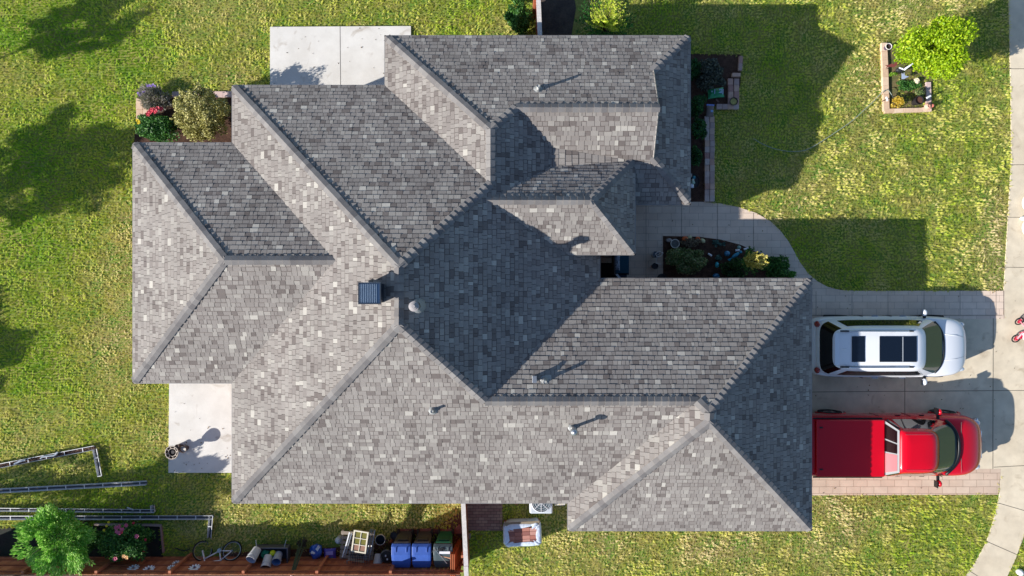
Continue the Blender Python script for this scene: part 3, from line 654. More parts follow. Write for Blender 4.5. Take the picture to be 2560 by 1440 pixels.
# a few fallen leaves blown over the hard surfaces
def litter(n, quad, z, label):
    (u0, v0), (u1, v1) = quad; x0, y0 = P(u0, v0, z); x1, y1 = P(u1, v1, z); C = np.stack([rng.uniform(x0, x1, n), rng.uniform(y1, y0, n), np.full(n, z + .012)], 1)
    o = leaves('fallen_leaves', C, .05, mat('dry_leaf_brown', (.1, .05, .03), rough=1, tone=[(0, lin((78, 58, 40))), (1, lin((150, 118, 78)))]), up=3, asp=.6)
    tag(o, label, 'leaf litter', kind='stuff')
litter(26, ((680, 70), (1020, 210)), .10, 'dry leaves scattered on the upper back patio'); litter(18, ((425, 960), (580, 1180)), .08, 'dry leaves scattered on the side patio')
litter(60, ((2035, 730), (2540, 1235)), .036, 'dry leaves scattered over the driveway'); litter(30, ((1600, 510), (1980, 700)), .05, 'dry leaves scattered on the front walk and bed')
litter(120, ((40, 1110), (1140, 1330)), .07, 'dry leaves scattered in the rear lawn')
# ================================================================ VEHICLES
def ring(xr, xf, w, z, n=64, e=5.0, ef=None, cx=0.0, nose=0.0):
    pts = []
    for i in range(n):
        a = 2 * PI * i / n; c, s = math.cos(a), math.sin(a); ee = (ef if (ef and c > 0) else e)
        x = math.copysign(abs(c) ** (2 / ee), c); y = math.copysign(abs(s) ** (2 / ee), s)
        X = x * (xf if x > 0 else -xr); X += cx
        if nose and x > 0: X -= nose * (abs(y) ** 2) * 1.0 * (x ** 3)
        pts.append((X, y * w, z if not callable(z) else z(X, y * w)))
    return pts
def loft(rings, cap=True, close_bottom=False):
    m = MB(); n = len(rings[0])
    vs = [p for r in rings for p in r]; fs = []
    for k in range(len(rings) - 1):
        for i in range(n): j = (i + 1) % n; fs.append((k * n + i, k * n + j, (k + 1) * n + j, (k + 1) * n + i))
    m.add(vs, fs)
    if cap: m.f.append(tuple(range((len(rings) - 1) * n, len(rings) * n))); m.t.append(.5)
    if close_bottom: m.f.append(tuple(range(n - 1, -1, -1))); m.t.append(.5)
    return m
def patch_on(r0, r1, ia, ib, ta, tb, off=.006, bow=0.0, corner=0.12):
    "a pane on the band between two rings: index range ia..ib (may wrap), heights ta..tb, rounded corners by trimming the ends"
    n = len(r0); m = MB(); idx = [i % n for i in range(ia, ib + 1)]; K = len(idx); R = 4
    cen = Vector((sum(p[0] for p in r0) / n, 0, 0)); vs = []
    for q in range(R + 1):
        for k, i in enumerate(idx):
            t = ta + (tb - ta) * q / R
            a = Vector(r0[i]); b = Vector(r1[i]); p = a.lerp(b, t)
            tg = Vector(r0[(i + 1) % n]) - Vector(r0[i - 1]); nm = tg.cross(b - a).normalized()
            if nm.dot(Vector((p.x - cen.x, p.y, 0.3))) < 0: nm = -nm
            vs.append(tuple(p + nm * off))
    fs = [(q * K + k, q * K + k + 1, (q + 1) * K + k + 1, (q + 1) * K + k) for q in range(R) for k in range(K - 1)]
    m.add(vs, fs); return m
def grid_body(stations, prof):
    "stations: (x, w, zb, zs, zt); mirrored cross sections with a crowned top"
    m = MB(); rows = []
    for (x, w, zb, zs, zt) in stations:
        half = [(w * .90, zb), (w * .985, zb + .10), (w, zb + (zs - zb) * .45), (w * .992, zb + (zs - zb) * .8), (w * .965, zs), (w * .90, zs + (zt - zs) * .55), (w * .72, zt - .012), (w * .36, zt), (0, zt + .004)]
        row = [(x, y, z) for y, z in half] + [(x, -y, z) for y, z in half[-2::-1]]
        rows.append(row)
    K = len(rows[0]); vs = [p for r in rows for p in r]
    fs = [(i * K + k, i * K + k + 1, (i + 1) * K + k + 1, (i + 1) * K + k) for i in range(len(rows) - 1) for k in range(K - 1)]
    m.add(vs, fs); m.f += [tuple(range(K)), tuple(range(len(rows) * K - 1, (len(rows) - 1) * K - 1, -1))]; m.t += [.5, .5]
    return m
m_tyre = mat('tyre_rubber', lin((28, 28, 30)), rough=.9); m_rim = mat('alloy', lin((190, 192, 196)), rough=.3, metal=.9)
m_blk = mat('black_trim', lin((18, 19, 21)), rough=.45); m_chrome = mat('chrome', lin((215, 215, 218)), rough=.12, metal=1)
m_carglass = mat('car_glass', lin((12, 16, 20)), rough=.03, spec=1.0, coat=1.0)
m_wind = mat('windscreen_glass', lin((62, 82, 84)), rough=.06, spec=.5, coat=.3)
m_lens = mat('headlamp_lens', lin((205, 212, 218)), rough=.1, coat=1); m_red = mat('tail_lens', lin((150, 8, 16)), rough=.2, coat=1)
def wheel(root, x, y, r=.37, w=.25):
    s = 1 if y > 0 else -1
    t = MB().lathe([(r * .62, -w / 2), (r * .93, -w / 2), (r, -w * .32), (r, w * .32), (r * .93, w / 2), (r * .62, w / 2), (r * .62, -w / 2)], n=32, M=Matrix.Translation((x, y, r)) @ Matrix.Rotation(PI / 2, 4, 'X'))
    wo_ = t.build('wheel', m_tyre, root, smooth=False)
    q = MB(); M_ = Matrix.Translation((x, y + s * w * .33, r)) @ Matrix.Rotation(PI / 2, 4, 'X')
    q.lathe([(r * .64, 0), (r * .60, .02 * s), (r * .55, -.02)], n=32, M=M_)
    for k in range(6): q.box((0, 0, 0), (r * 1.16, .05, .03), M=M_ @ Matrix.Rotation(PI * k / 6, 4, 'Z'))
    q.build('rim', m_rim, wo_)
# ---------------- white sport utility vehicle
m_wp = mat('white_car_paint', lin((232, 234, 236)), rough=.3, coat=.7, spec=.4)
suv = thing('suv', (12.24, -1.90, .034), 'white sport utility vehicle parked nearest the front walk, with roof rails and two dark sunroofs', 'car', group=None)
st = [(-2.55, .55, .50, .66, .74), (-2.52, .78, .42, .80, .88), (-2.42, .90, .36, .92, 1.00), (-2.2, .965, .33, 1.00, 1.06), (-1.7, .99, .30, 1.02, 1.08), (-.8, 1.0, .28, 1.02, 1.08), (.3, 1.0, .28, 1.02, 1.08),
      (1.1, .995, .28, 1.02, 1.08), (1.5, .985, .29, 1.0, 1.10), (1.85, .955, .30, .97, 1.08), (2.15, .90, .31, .91, 1.02), (2.36, .75, .33, .83, .93), (2.50, .52, .36, .72, .82), (2.57, .26, .42, .62, .70)]
grid_body(st, None).build('body', m_wp, suv, smooth=True, sub=2)
rA = ring(-2.46, 1.66, .945, 1.03, n=96, e=7, ef=4.2); rB = ring(-2.42, 1.36, .90, 1.18, n=96, e=7, ef=4.4); rC = ring(-2.20, .66, .68, 1.62, n=96, e=6, ef=5); rD = ring(-2.12, .52, .63, 1.69, n=96, e=6, ef=5); rE = ring(-1.95, .40, .56, 1.725, n=96, e=5, ef=5); rFf = ring(-1.2, .05, .3, 1.74, n=96, e=4)
loft([rA, rB, rC, rD, rE, rFf]).build('cabin', m_wp, suv, smooth=True)
n = 96
patch_on(rA, rC, -14, 14, .08, .93).build('windscreen', m_wind, suv, smooth=True)
patch_on(rB, rC, 35, 61, .0, .96).build('rear_window', mat('privacy_glass', lin((10, 10, 12)), rough=.12, spec=.3), suv, smooth=True)
for (a, b) in ((19, 23), (24, 31)):
    patch_on(rB, rC, a - 1, b, .08, .82).build('side_window', m_carglass, suv, smooth=True)
    patch_on(rB, rC, n - b, n - a + 1, .08, .82).build('side_window', m_carglass, suv, smooth=True)
def roof_pane(x0, x1, w, z, name='sunroof'):
    b = MB(); b.prism([(x0, -w), (x1, -w), (x1, w), (x0, w)], z, z + .012); return b.build(name, mat('sunroof_glass', lin((14, 22, 34)), rough=.08, spec=.7, coat=.6), suv, bevel=.04, seg=3)
roof_pane(-1.68, -1.27, .40, 1.742); roof_pane(-.82, .34, .40, 1.742)
MB().box((-.10, 0, 1.762), (.022, .78, .012)).build('sunroof_divider', mat('grey_trim', lin((150, 156, 162)), rough=.4), suv)
for s in (-1, 1):
    MB().tube([(-1.85, s * .56, 1.70), (-1.7, s * .565, 1.76), (.05, s * .56, 1.76), (.2, s * .555, 1.70)], .022, n=8).build('roof_rail', m_chrome, suv, smooth=True)
    MB().box((-.9, s * .56, 1.715), (2.25, .05, .02)).build('roof_channel', m_blk, suv, bevel=.008)
    for k in (-1.82, -.4, .17): MB().box((k, s * .56, 1.73), (.16, .045, .05)).build('rail_foot', m_blk, suv, bevel=.01)
    mr = MB(); mr.ball((.98, s * 1.11, 1.08), .11, squash=(.75, 1.0, .72), n=16, m=10); mo_ = mr.build('mirror', m_wp, suv, smooth=True)
    MB().box((1.0, s * 1.0, 1.04), (.08, .14, .05)).build('mirror_arm', m_blk, mo_); MB().box((.90, s * 1.13, 1.08), (.02, .17, .11)).build('mirror_glass', m_chrome, mo_)
    hl = MB().ball((2.24, s * .72, .84), .18, squash=(1.0, .5, .36), n=16, m=8); hl.build('headlight', m_lens, suv, smooth=True)
    tl = MB().ball((-2.43, s * .74, 1.0), .15, squash=(.5, .7, 1.0), n=16, m=8); tl.build('taillight', m_red, suv, smooth=True)
    for xx in (-.55, .35): MB().box((xx, s * .998, .95), (.2, .035, .035)).build('door_handle', m_chrome, suv, bevel=.01)
    for xx in (-.95, -.02, .92): MB().box((xx, s * .994, .70), (.008, .02, .58)).build('door_gap', m_blk, suv)
    for xx in (1.62, -1.55): wheel(suv, xx, s * .88)
    MB().tube([(1.35, s * .3 - .1, 1.15), (1.5, s * .35 + .15, 1.10)], .01, n=4).build('wiper', m_blk, suv)
    MB().tube([(1.62, s * .42, 1.095), (2.0, s * .38, 1.06), (2.38, s * .30, .93)], .008, n=5).build('hood_crease', m_wp, suv, smooth=True)
cw = [(1.60 - .30 * abs(k / 8) ** 3, k / 8 * .82, 1.083) for k in range(-8, 9)]
MB().tube(cw, .035, n=6).build('cowl', m_blk, suv, smooth=True)
MB().box((-2.13, 0, 1.70), (.14, 1.0, .03)).build('spoiler', m_wp, suv, bevel=.012)
MB().ball((-1.9, 0, 1.73), .08, squash=(1, .25, .4)).build('antenna_fin', m_wp, suv, smooth=True)
MB().box((2.545, 0, .60), (.03, .7, .2)).build('grille', m_blk, suv, bevel=.02)
MB().box((-2.56, 0, .72), (.02, .46, .14)).build('number_plate', m_white, suv, bevel=.01)
# ---------------- red pickup
m_rp = mat('red_car_paint', lin((206, 2, 30)), rough=.25, coat=.6, spec=.3)
trk = thing('pickup_truck', (12.35, -5.07, .034), 'red pickup truck with a flat bed cover, parked beside the lower lawn', 'truck')
st = [(-2.93, .90, .55, .95, 1.02), (-2.90, .955, .45, 1.08, 1.20), (-2.80, .975, .42, 1.18, 1.27), (-2.0, 1.0, .40, 1.20, 1.28), (-1.0, .985, .40, 1.20, 1.28), (-.5, .975, .38, 1.18, 1.26), (.3, .975, .36, 1.15, 1.24), (1.2, .975, .36, 1.13, 1.24), (1.6, .985, .38, 1.12, 1.26),
      (2.1, .985, .40, 1.08, 1.22), (2.40, .93, .42, 1.0, 1.15), (2.66, .80, .45, .9, 1.05), (2.81, .62, .48, .8, .92), (2.89, .38, .52, .72, .82)]
grid_body(st, None).build('body', m_rp, trk, smooth=True, sub=2)
cv = MB(); cv.prism([(-2.72, -.90), (-.56, -.90), (-.56, .90), (-2.72, .90)], 1.30, 1.385); cvo = cv.build('bed_cover', m_rp, trk, bevel=.03, seg=3)
for s in (-1, 1): MB().box((-2.58, s * .66, 1.388), (.10, .05, .012)).build('latch', m_blk, cvo)
MB().box((-2.87, 0, 1.10), (.08, 1.7, .34)).build('tailgate', m_rp, trk, bevel=.03)
MB().box((-2.97, 0, .62), (.14, 1.8, .18)).build('rear_bumper', m_chrome, trk, bevel=.04)
rA = ring(-.58, 1.92, .93, 1.18, n=96, e=9, ef=3.6, cx=0); rB = ring(-.56, 1.78, .92, 1.25, n=96, e=9, ef=3.7); rC = ring(-.34, .84, .66, 1.82, n=96, e=8, ef=5); rD = ring(-.28, .74, .615, 1.885, n=96, e=7, ef=5); rE = ring(-.15, .6, .5, 1.91, n=96, e=6); rG = ring(-.05, .3, .25, 1.925, n=96, e=4)
loft([rA, rB, rC, rD, rE, rG]).build('cab', m_rp, trk, smooth=True)
patch_on(rA, rC, -16, 16, .10, .94).build('windscreen', m_wind, trk, smooth=True)
m_grey = mat('silver_frame', lin((150, 154, 156)), rough=.5, spec=.3)
def rear_pane(y0, y1, t0, t1, off, name, m):
    L_ = lambda p, q, t: p + (q - p) * t; b = MB(); vs = []
    for t in (t0, (t0 + t1) / 2, t1):
        for k in range(5):
            f = y0 + (y1 - y0) * k / 4; vs.append((L_(-.56, -.34, t) - off * .93, f * L_(.90, .65, t), L_(1.25, 1.82, t) + off * .36))
    b.add(vs, [(r * 5 + k, r * 5 + k + 1, (r + 1) * 5 + k + 1, (r + 1) * 5 + k) for r in range(2) for k in range(4)]); return b.build(name, m, trk)
rear_pane(-1, 1, .0, 1.0, .012, 'rear_window_frame', m_grey)
m_tint = mat('tinted_glass', lin((26, 8, 12)), rough=.35, spec=.15)
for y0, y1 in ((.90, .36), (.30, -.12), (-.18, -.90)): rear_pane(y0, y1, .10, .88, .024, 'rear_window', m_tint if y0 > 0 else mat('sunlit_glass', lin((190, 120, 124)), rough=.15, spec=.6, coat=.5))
for (a, b) in ((17, 25), (28, 33)):
    patch_on(rB, rC, a, b, .06, .84).build('side_window', m_carglass, trk, smooth=True)
    patch_on(rB, rC, n - b, n - a, .06, .84).build('side_window', m_carglass, trk, smooth=True)
for s in (-1, 1):
    MB().tube([(-.2, s * .545, 1.905), (.62, s * .545, 1.905)], .009, n=6).build('roof_seam', mat('pink_seam', lin((205, 70, 84)), rough=.3), trk)
    mo_ = MB().ball((1.22, s * 1.14, 1.28), .115, squash=(.6, .9, .9), n=16, m=10).build('mirror', m_rp, trk, smooth=True)
    MB().box((1.2, s * 1.0, 1.24), (.07, .2, .06)).build('mirror_arm', m_blk, mo_); MB().box((1.12, s * 1.16, 1.28), (.03, .2, .18)).build('mirror_glass', m_blk, mo_)
    MB().ball((2.66, s * .70, .84), .19, squash=(.8, .6, .5), n=16, m=8).build('headlight', m_lens, trk, smooth=True)
    MB().box((-2.93, s * .86, 1.02), (.05, .16, .30)).build('taillight', m_red, trk, bevel=.02)
    for xx in (.05, .82): MB().box((xx, s * .975, 1.0), (.16, .04, .04)).build('door_handle', m_blk, trk, bevel=.01)
    for xx in (1.88, -1.85):
        wheel(trk, xx, s * .87, r=.39, w=.26)
        fl_ = MB(); ar = [(xx + .47 * math.cos(t), s * .97, .40 + .47 * math.sin(t)) for t in [PI * k / 12 for k in range(13)]]; fl_.tube(ar, .035, n=6); fl_.build('wheel_arch', m_rp, trk, smooth=True)
    MB().tube([(1.55, s * .3 - .1, 1.30), (1.72, s * .35 + .15, 1.26)], .012, n=4).build('wiper', m_blk, trk)
cw = [(1.86 - .42 * abs(k / 8) ** 2.6, k / 8 * .86, 1.262) for k in range(-8, 9)]
MB().tube(cw, .05, n=6).build('cowl', m_blk, trk, smooth=True)
MB().box((2.86, 0, .72), (.05, .9, .24)).build('grille', m_chrome, trk, bevel=.03)
MB().box((2.89, 0, .5), (.12, 1.6, .16)).build('front_bumper', m_chrome, trk, bevel=.04)

for x0 in (-.62, .42, 1.42):
    for s_ in (-1, 1): MB().box((x0, s_ * .972, .82), (.010, .02, .55)).build('door_gap', m_blk, trk)
MB().tube([(1.95, -.80, 1.235), (1.95, .80, 1.235)], .004, n=4).build('hood_gap', m_blk, trk)
MB().box((-.60, 0, 1.30), (.04, 1.84, .05)).build('cab_gap', m_blk, trk)
for s_ in (-1, 1): MB().box((-1.7, s_ * .93, 1.29), (2.2, .05, .03)).build('bed_rail', m_blk, trk, bevel=.01)
# ================================================================ FENCES
m_fence = mat('red_cedar', (.3, .1, .05), rough=.8, tone=[(0, lin((146, 82, 56))), (.5, lin((170, 100, 68))), (1, lin((192, 122, 86)))], var=.15, vscale=6, bump=.3)
m_cap2 = mat('weathered_board', lin((205, 198, 192)), rough=.85, var=.16, vscale=14, bump=.3)
FY, FH = -9.05, 1.45
def fence_run(name, x0, y0, x1, y1, h, label, post_every=2.32, inner=1, cap=False, first=.6, rails=(.3, .75, 1.25), bd=.14):
    L = math.hypot(x1 - x0, y1 - y0); an = math.atan2(y1 - y0, x1 - x0); t = thing(name, (x0, y0, 0), label, 'fence', rz=an)
    g = random.Random(5); b = MB(); n = int(L / bd)
    for k in range(n): b.box(((k + .5) * bd, 0, h / 2 + g.uniform(-.008, .008)), (bd - .007, .018, h), tone=g.random())
    b.build('boards', m_fence, t)
    for z in rails:
        b = MB(); b.box((L / 2, inner * .03, z), (L, .04, .09), tone=.35); b.build('rail', m_fence, t)
    k = first
    while k < L: MB().box((k, inner * .10, (h + .04) / 2), (.09, .09, h + .04), tone=.6).build('post', m_fence, t, bevel=.006); k += post_every
    if cap:
        b = MB(); g = random.Random(9); s = 0
        while s < L: w = min(2.4, L - s); b.box((s + w / 2, g.uniform(-.012, .012), h + .03), (w - .01, .14, .035), g.uniform(-.008, .008)); s += 2.4
        b.build('top_board', m_cap2, t)
    return t
fence_run('fence', -19.0, FY, -1.55, FY, FH, 'long red board fence with daisy ornaments along the lower left of the yard', first=1.25)
gx0, gy0 = P(1156, 1250, 1.5); gx1, gy1 = P(1164, 1400, 1.5)
fence_run('fence', gx0, gy0 + .3, gx1 + .04, -9.3, 1.42, 'short red fence with white top board running from the lower eave beside the bins', post_every=1.9, inner=-1, cap=True, first=.2)
gx0, gy0 = P(1344, -40, 1.6); gx1, gy1 = P(1351, 92, 1.6)
fence_run('fence', gx0, gy0, gx1, gy1 - .25, 1.6, 'weathered fence above the north eave, seen almost edge on', post_every=1.6, inner=-1, cap=True, first=.4)
# gate leaf leaning against the short fence
m_gate = mat('orange_cedar', lin((160, 84, 44)), rough=.8, var=.15, vscale=8)
gt = thing('gate_panel', (*P(1147, 1392, .7), 0), 'narrow reddish board panel leaning inside the corner behind the green bin', 'panel')
b = MB()
for k in range(3): b.box((k * .055 - .05, -.05 - 0 * k, .68), (.03, .75, 1.3), M=Matrix.Rotation(-.12, 4, 'Y'), tone=.5)
b.build('slats', m_gate, gt); MB().box((.0, .25, .9), (.16, .05, .05), M=Matrix.Rotation(-.12, 4, 'Y')).build('batten', m_gate, gt)
# daisies on the fence
m_petal = mat('white_petal', lin((226, 228, 236)), rough=.6)
def daisy(u, z, r, label, rz=0):
    x = (u - 1280) * (H - z) / F
    t = thing('daisy_ornament', (x, FY + .05, z), label, 'ornament', group='white daisy ornaments on the fence')
    b = MB()
    for k in range(11):
        a = 2 * PI * k / 11 + rz; M_ = Matrix.Rotation(PI / 2 + .25, 4, 'X') @ Matrix.Rotation(a, 4, 'Z')
        b.ball((r * .62, 0, 0), r * .38, n=8, m=5, squash=(1, .42, .12)) if False else b.add([tuple(M_ @ Vector(p)) for p in [(r * .15, 0, .01), (r * .55, -r * .17, .02), (r * .92, -r * .12, 0), (r, 0, 0), (r * .92, r * .12, 0), (r * .55, r * .17, .02)]], [(0, 1, 2, 3, 4, 5)])
    b.build('petals', m_petal, t); MB().ball((0, .03, 0), r * .2, n=10, m=6, squash=(1, .5, 1)).build('centre', mat('daisy_centre', lin((90, 110, 150)), rough=.7), t)
daisy(486, 1.02, .19, 'round white daisy on the fence below the bicycle'); daisy(372, 1.12, .19, 'white daisy on the fence between the rose bush and the thin post', .2)
daisy(333, 1.05, .19, 'white daisy ornament on the fence directly below the rose bush', .1); daisy(428, .98, .13, 'small white daisy beside the fence post left of the bicycle', .1)
daisy(440, .66, .14, 'small white daisy low on the fence behind the post, left of the bicycle', .3)

# ================================================================ GUTTER SECTIONS ON THE LAWN
m_gut = mat('gutter_aluminium', lin((206, 208, 210)), rough=.42, metal=.15, var=.08, vscale=5)
m_deb = mat('leaf_litter', (.2, .1, .1), rough=1, tone=[(0, lin((70, 48, 40))), (.5, lin((120, 88, 74))), (1, lin((170, 140, 122)))])
def gutter(pts, label, w=.13, h=.12, debris=0.0, strap=.62, tilt_=0):
    P_ = [Vector((*P(u, v, h), 0)) for u, v in pts]; o = P_[0]
    t = thing('gutter_section', (o.x, o.y, .05), label, 'gutter'); ch = MB(); stp = MB(); prof = [(-w / 2 - .008, h), (-w / 2, h - .01), (-w / 2 + .012, .01), (w / 2 - .03, 0), (w / 2, h * .55), (w / 2, h), (w / 2 + .012, h)]
    if tilt_: prof = [(-w / 2 - .008, h), (-w / 2, h - .01), (-w / 2 + .012, .02), (-.01, 0), (w / 2 + .01, h * .45), (w / 2 + .015, h * .8), (w / 2 + .02, h * .82)]
    for a, b in zip(P_[:-1], P_[1:]):
        d = (b - a); L = d.length; an = math.atan2(d.y, d.x); T = Matrix.Translation(a - o) @ Matrix.Rotation(an, 4, 'Z')
        s0 = -w / 2 if a is not P_[0] else 0; e = L + (w / 2 if b is not P_[-1] else 0); K = len(prof); th = .004
        vs = [tuple(T @ Vector((x, y, z))) for x in (s0, e) for y, z in prof]
        ch.add(vs, [(k, k + 1, K + k + 1, K + k) for k in range(K - 1)])
        s = .3
        while s < L: stp.box((0, 0, 0), (.022, w, .006), M=T @ Matrix.Translation((s, 0, h + .003))); s += strap
    o_ = ch.build('channel', m_gut, t); sm = o_.modifiers.new('solidify', 'SOLIDIFY'); sm.thickness = .004
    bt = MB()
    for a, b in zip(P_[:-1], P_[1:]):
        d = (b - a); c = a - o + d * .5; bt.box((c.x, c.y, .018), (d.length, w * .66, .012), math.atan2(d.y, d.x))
    bt.build('shaded_bottom', mat('channel_shade', lin((66, 68, 74)), rough=.6, var=.35, vscale=9), t)  # dark bottom strip; its colour stands for the shade inside the channel
    stp.build('straps', mat('strap_white', lin((230, 230, 230)), rough=.5, metal=.0), t)
    if debris:
        pts_ = []
        for a, b in zip(P_[:-1], P_[1:]):
            for k in range(int((b - a).length * 900 * debris)):
                q = a.lerp(b, rng.random()) - o; pts_.append((q.x + rng.uniform(-.045, .045), q.y + rng.uniform(-.045, .045), .04 + rng.uniform(0, .03)))
        leaves('leaf_debris', pts_, .035, m_deb, t, up=1.5, asp=.7)
    return t
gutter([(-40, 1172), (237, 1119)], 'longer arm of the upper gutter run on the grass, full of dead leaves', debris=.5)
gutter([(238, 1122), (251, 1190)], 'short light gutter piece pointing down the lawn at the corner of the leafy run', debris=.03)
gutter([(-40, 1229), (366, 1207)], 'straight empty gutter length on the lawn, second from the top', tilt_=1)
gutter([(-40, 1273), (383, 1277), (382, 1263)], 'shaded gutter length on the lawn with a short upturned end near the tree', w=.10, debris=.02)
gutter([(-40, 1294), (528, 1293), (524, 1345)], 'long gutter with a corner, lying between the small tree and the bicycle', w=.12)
m_dsp = mat('downspout_grey', lin((172, 180, 190)), rough=.4, metal=.2)
def spout(pts, z, label, r=.032):
    c = P3(*pts[0], 0); q = [(P(u, v, z)[0] - c[0], P(u, v, z)[1] - c[1], z) for u, v in pts]
    b = MB().tube(q, r, n=8); o = b.build('downspout_elbow', m_dsp); o.location = (c[0], c[1], 0); tag(o, label, 'downspout')
spout([(102, 1147), (106, 1142), (134, 1139), (140, 1136), (145, 1130)], .2, 'grey bent downspout elbow lying in the leafy gutter')
spout([(36, 1160), (50, 1153), (64, 1150)], .19, 'short pale downspout piece at the far left of the leafy gutter')
spout([(318, 1269), (326, 1272), (334, 1275)], .17, 'white scrap of downspout lying on the shaded gutter', .028)

# ================================================================ TREES AND SHRUBS
m_bark = mat('bark', lin((92, 78, 66)), rough=1, var=.2, vscale=12, bump=.8, bscale=25)
def greens(name, a, b, c, sub=.3, rough=.5, d=None):
    t = [(0, lin(a)), (.5, lin(b)), (1, lin(c))]
    return mat(name, lin(b), rough=rough, spec=.4, sub=sub, tone=t)
def trunk(root, h, r, n=5, spread=.8, z0=0, seed=1, lean=(0, 0), top=None):
    g = random.Random(seed); b = MB(); t = top or h * .55
    b.tube([(0, 0, 0), (lean[0] * .4, lean[1] * .4, t * .5), (lean[0], lean[1], t)], r, n=8, r2=r * .7)
    for k in range(n):
        a = 2 * PI * k / n + g.uniform(-.4, .4); s = spread * g.uniform(.7, 1.1)
        p0 = Vector((lean[0], lean[1], t * g.uniform(.8, 1))); p2 = Vector((lean[0] + math.cos(a) * s, lean[1] + math.sin(a) * s, h * g.uniform(.75, .95)))
        b.tube([p0, p0.lerp(p2, .5) + Vector((0, 0, .12)), p2], r * .5, n=6, r2=r * .12)
    b.tube([(lean[0], lean[1], t), (lean[0], lean[1], h * .9)], r * .6, n=6, r2=r * .15)
    return b.build('trunk', m_bark, root, smooth=True)
def tree(u, v, zc, r, nleaf, size, m, label, h, clumps=26, cr=.33, seed=0, name='tree', cat='tree', asp=.5, r_tr=.06, D=False, group=None, xy=None):
    x, y = xy if xy else P(u, v, zc); t = thing(name, (x, y, 0), label, cat, group=group)
    C, d = crown_points((0, 0, zc), r, nleaf, clumps, cr, seed=seed)
    Dd = None
    if D: Dd = C - np.array([0, 0, zc - r[2] * .6]); Dd /= np.linalg.norm(Dd, axis=1)[:, None] + 1e-9
    leaves('crown', C, size, m, t, asp=asp, D=Dd)
    trunk(t, zc + r[2] * .5, r_tr, spread=r[0] * .6, seed=seed, top=max(.25, zc - r[2] * .7))
    return t
gl_lime = greens('lime_leaf', (120, 158, 8), (164, 196, 20), (206, 222, 62), sub=.35)
gl_bright = greens('bright_leaf', (100, 164, 56), (148, 206, 82), (206, 236, 138), sub=.35)
gl_dark = greens('dark_leaf', (28, 60, 26), (46, 86, 36), (84, 120, 52))
gl_mid = greens('mid_leaf', (40, 84, 34), (62, 116, 46), (110, 160, 70))
gl_olive = greens('variegated_leaf', (110, 112, 52), (176, 172, 96), (226, 216, 150), sub=.2)
gl_gold = greens('gold_leaf', (182, 170, 60), (226, 212, 96), (244, 232, 150), sub=.3)
gl_grey = greens('grey_leaf', (78, 84, 72), (112, 116, 100), (150, 150, 132), sub=.15)
gl_gy = greens('muted_leaf', (72, 100, 50), (108, 134, 74), (160, 154, 112), sub=.2)
tree(2335, 112, 1.75, (1.15, 1.08, .85), 15000, .085, gl_lime, 'bright lime green tree in the small paved bed near the right edge', 2.4, clumps=34, cr=.34, seed=4, asp=.62)
t_ = tree(130, 1352, 1.75, (1.42, 1.28, .85), 15000, .105, gl_bright, 'feathery bright green small tree at the lower left by the fence', 2.5, clumps=60, cr=.20, seed=5, asp=.32, D=True)
# trees beyond the left edge, known from their shadows on the back lawn
off = [(-22.5, 5.55, 4.4, (1.5, 1.0, 1.15), 4200, .15, 'thin leafy tree beyond the upper left frame edge, throwing the long trunk shadow', 31, .05),
       (-21.9, 1.45, 3.7, (2.1, 2.0, 1.5), 12000, .15, 'dense tree beyond the left frame edge whose round shadow covers the back lawn', 32, .12),
       (-23.9, -4.7, 2.9, (1.3, 1.5, 1.2), 9000, .15, 'bushy tree beyond the left frame edge, shading the lawn at mid height', 33, .08),
       (-19.8, -8.0, 2.3, (1.6, .75, .9), 2200, .12, 'open crowned tree beyond the lower left frame edge shading the gutters', 34, .07),
       (-20.6, -10.1, 4.0, (2.9, 1.1, 1.2), 4600, .12, 'wide tree beyond the lower left corner, dappling the grass between the gutters', 35, .07),
       (-17.2, -9.9, 2.9, (1.5, .8, .9), 2200, .10, 'smaller tree behind the board fence beyond the lower left corner', 36, .05)]
for x, y, zc, r, nl, sz, lb, sd_, rt in off: tree(0, 0, zc, r, nl, sz, gl_mid, lb, zc + r[2], clumps=54, cr=.20, seed=sd_, xy=(x, y), r_tr=rt, group=None)
# garden trellis beyond the left edge (striped shadow)
tr = thing('trellis', (-19.2, -1.7, 0), 'slatted wooden trellis just beyond the left frame edge, casting a striped shadow', 'trellis', rz=PI / 2)
for k in range(6): MB().box((k * .18, 0, .62), (.06, .03, 1.25), tone=.4).build('slat', m_fence, tr)
for z in (.15, 1.1): MB().box((.45, .02, z), (1.1, .03, .05), tone=.4).build('crossbar', m_fence, tr)
def shrub(u, v, h, r, nleaf, size, m, label, name='shrub', seed=0, clumps=22, cr=.36, asp=.5, cat='shrub', D=False, zc=None, rt=.02, shell=.55):
    zc = zc or h * .55; x, y = P(u, v, zc); t = thing(name, (x, y, 0), label, cat)
    C, d = crown_points((0, 0, zc), (r[0], r[1], h * .46), nleaf, clumps, cr, seed=seed, low=-.9, shell=shell); C[:, 2] = np.maximum(C[:, 2], .04)
    Dd = None
    if D: Dd = C - np.array([0, 0, .0]); Dd /= np.linalg.norm(Dd, axis=1)[:, None] + 1e-9
    leaves('foliage', C, size, m, t, asp=asp, D=Dd)
    b = MB(); g = random.Random(seed)
    for k in range(6): a = g.uniform(0, 6.28); b.tube([(0, 0, 0), (math.cos(a) * r[0] * .3, math.sin(a) * r[1] * .3, h * .35), (math.cos(a) * r[0] * .6, math.sin(a) * r[1] * .6, h * .7)], rt, n=5, r2=rt * .3)
    b.build('stems', m_bark, t, smooth=True); return t
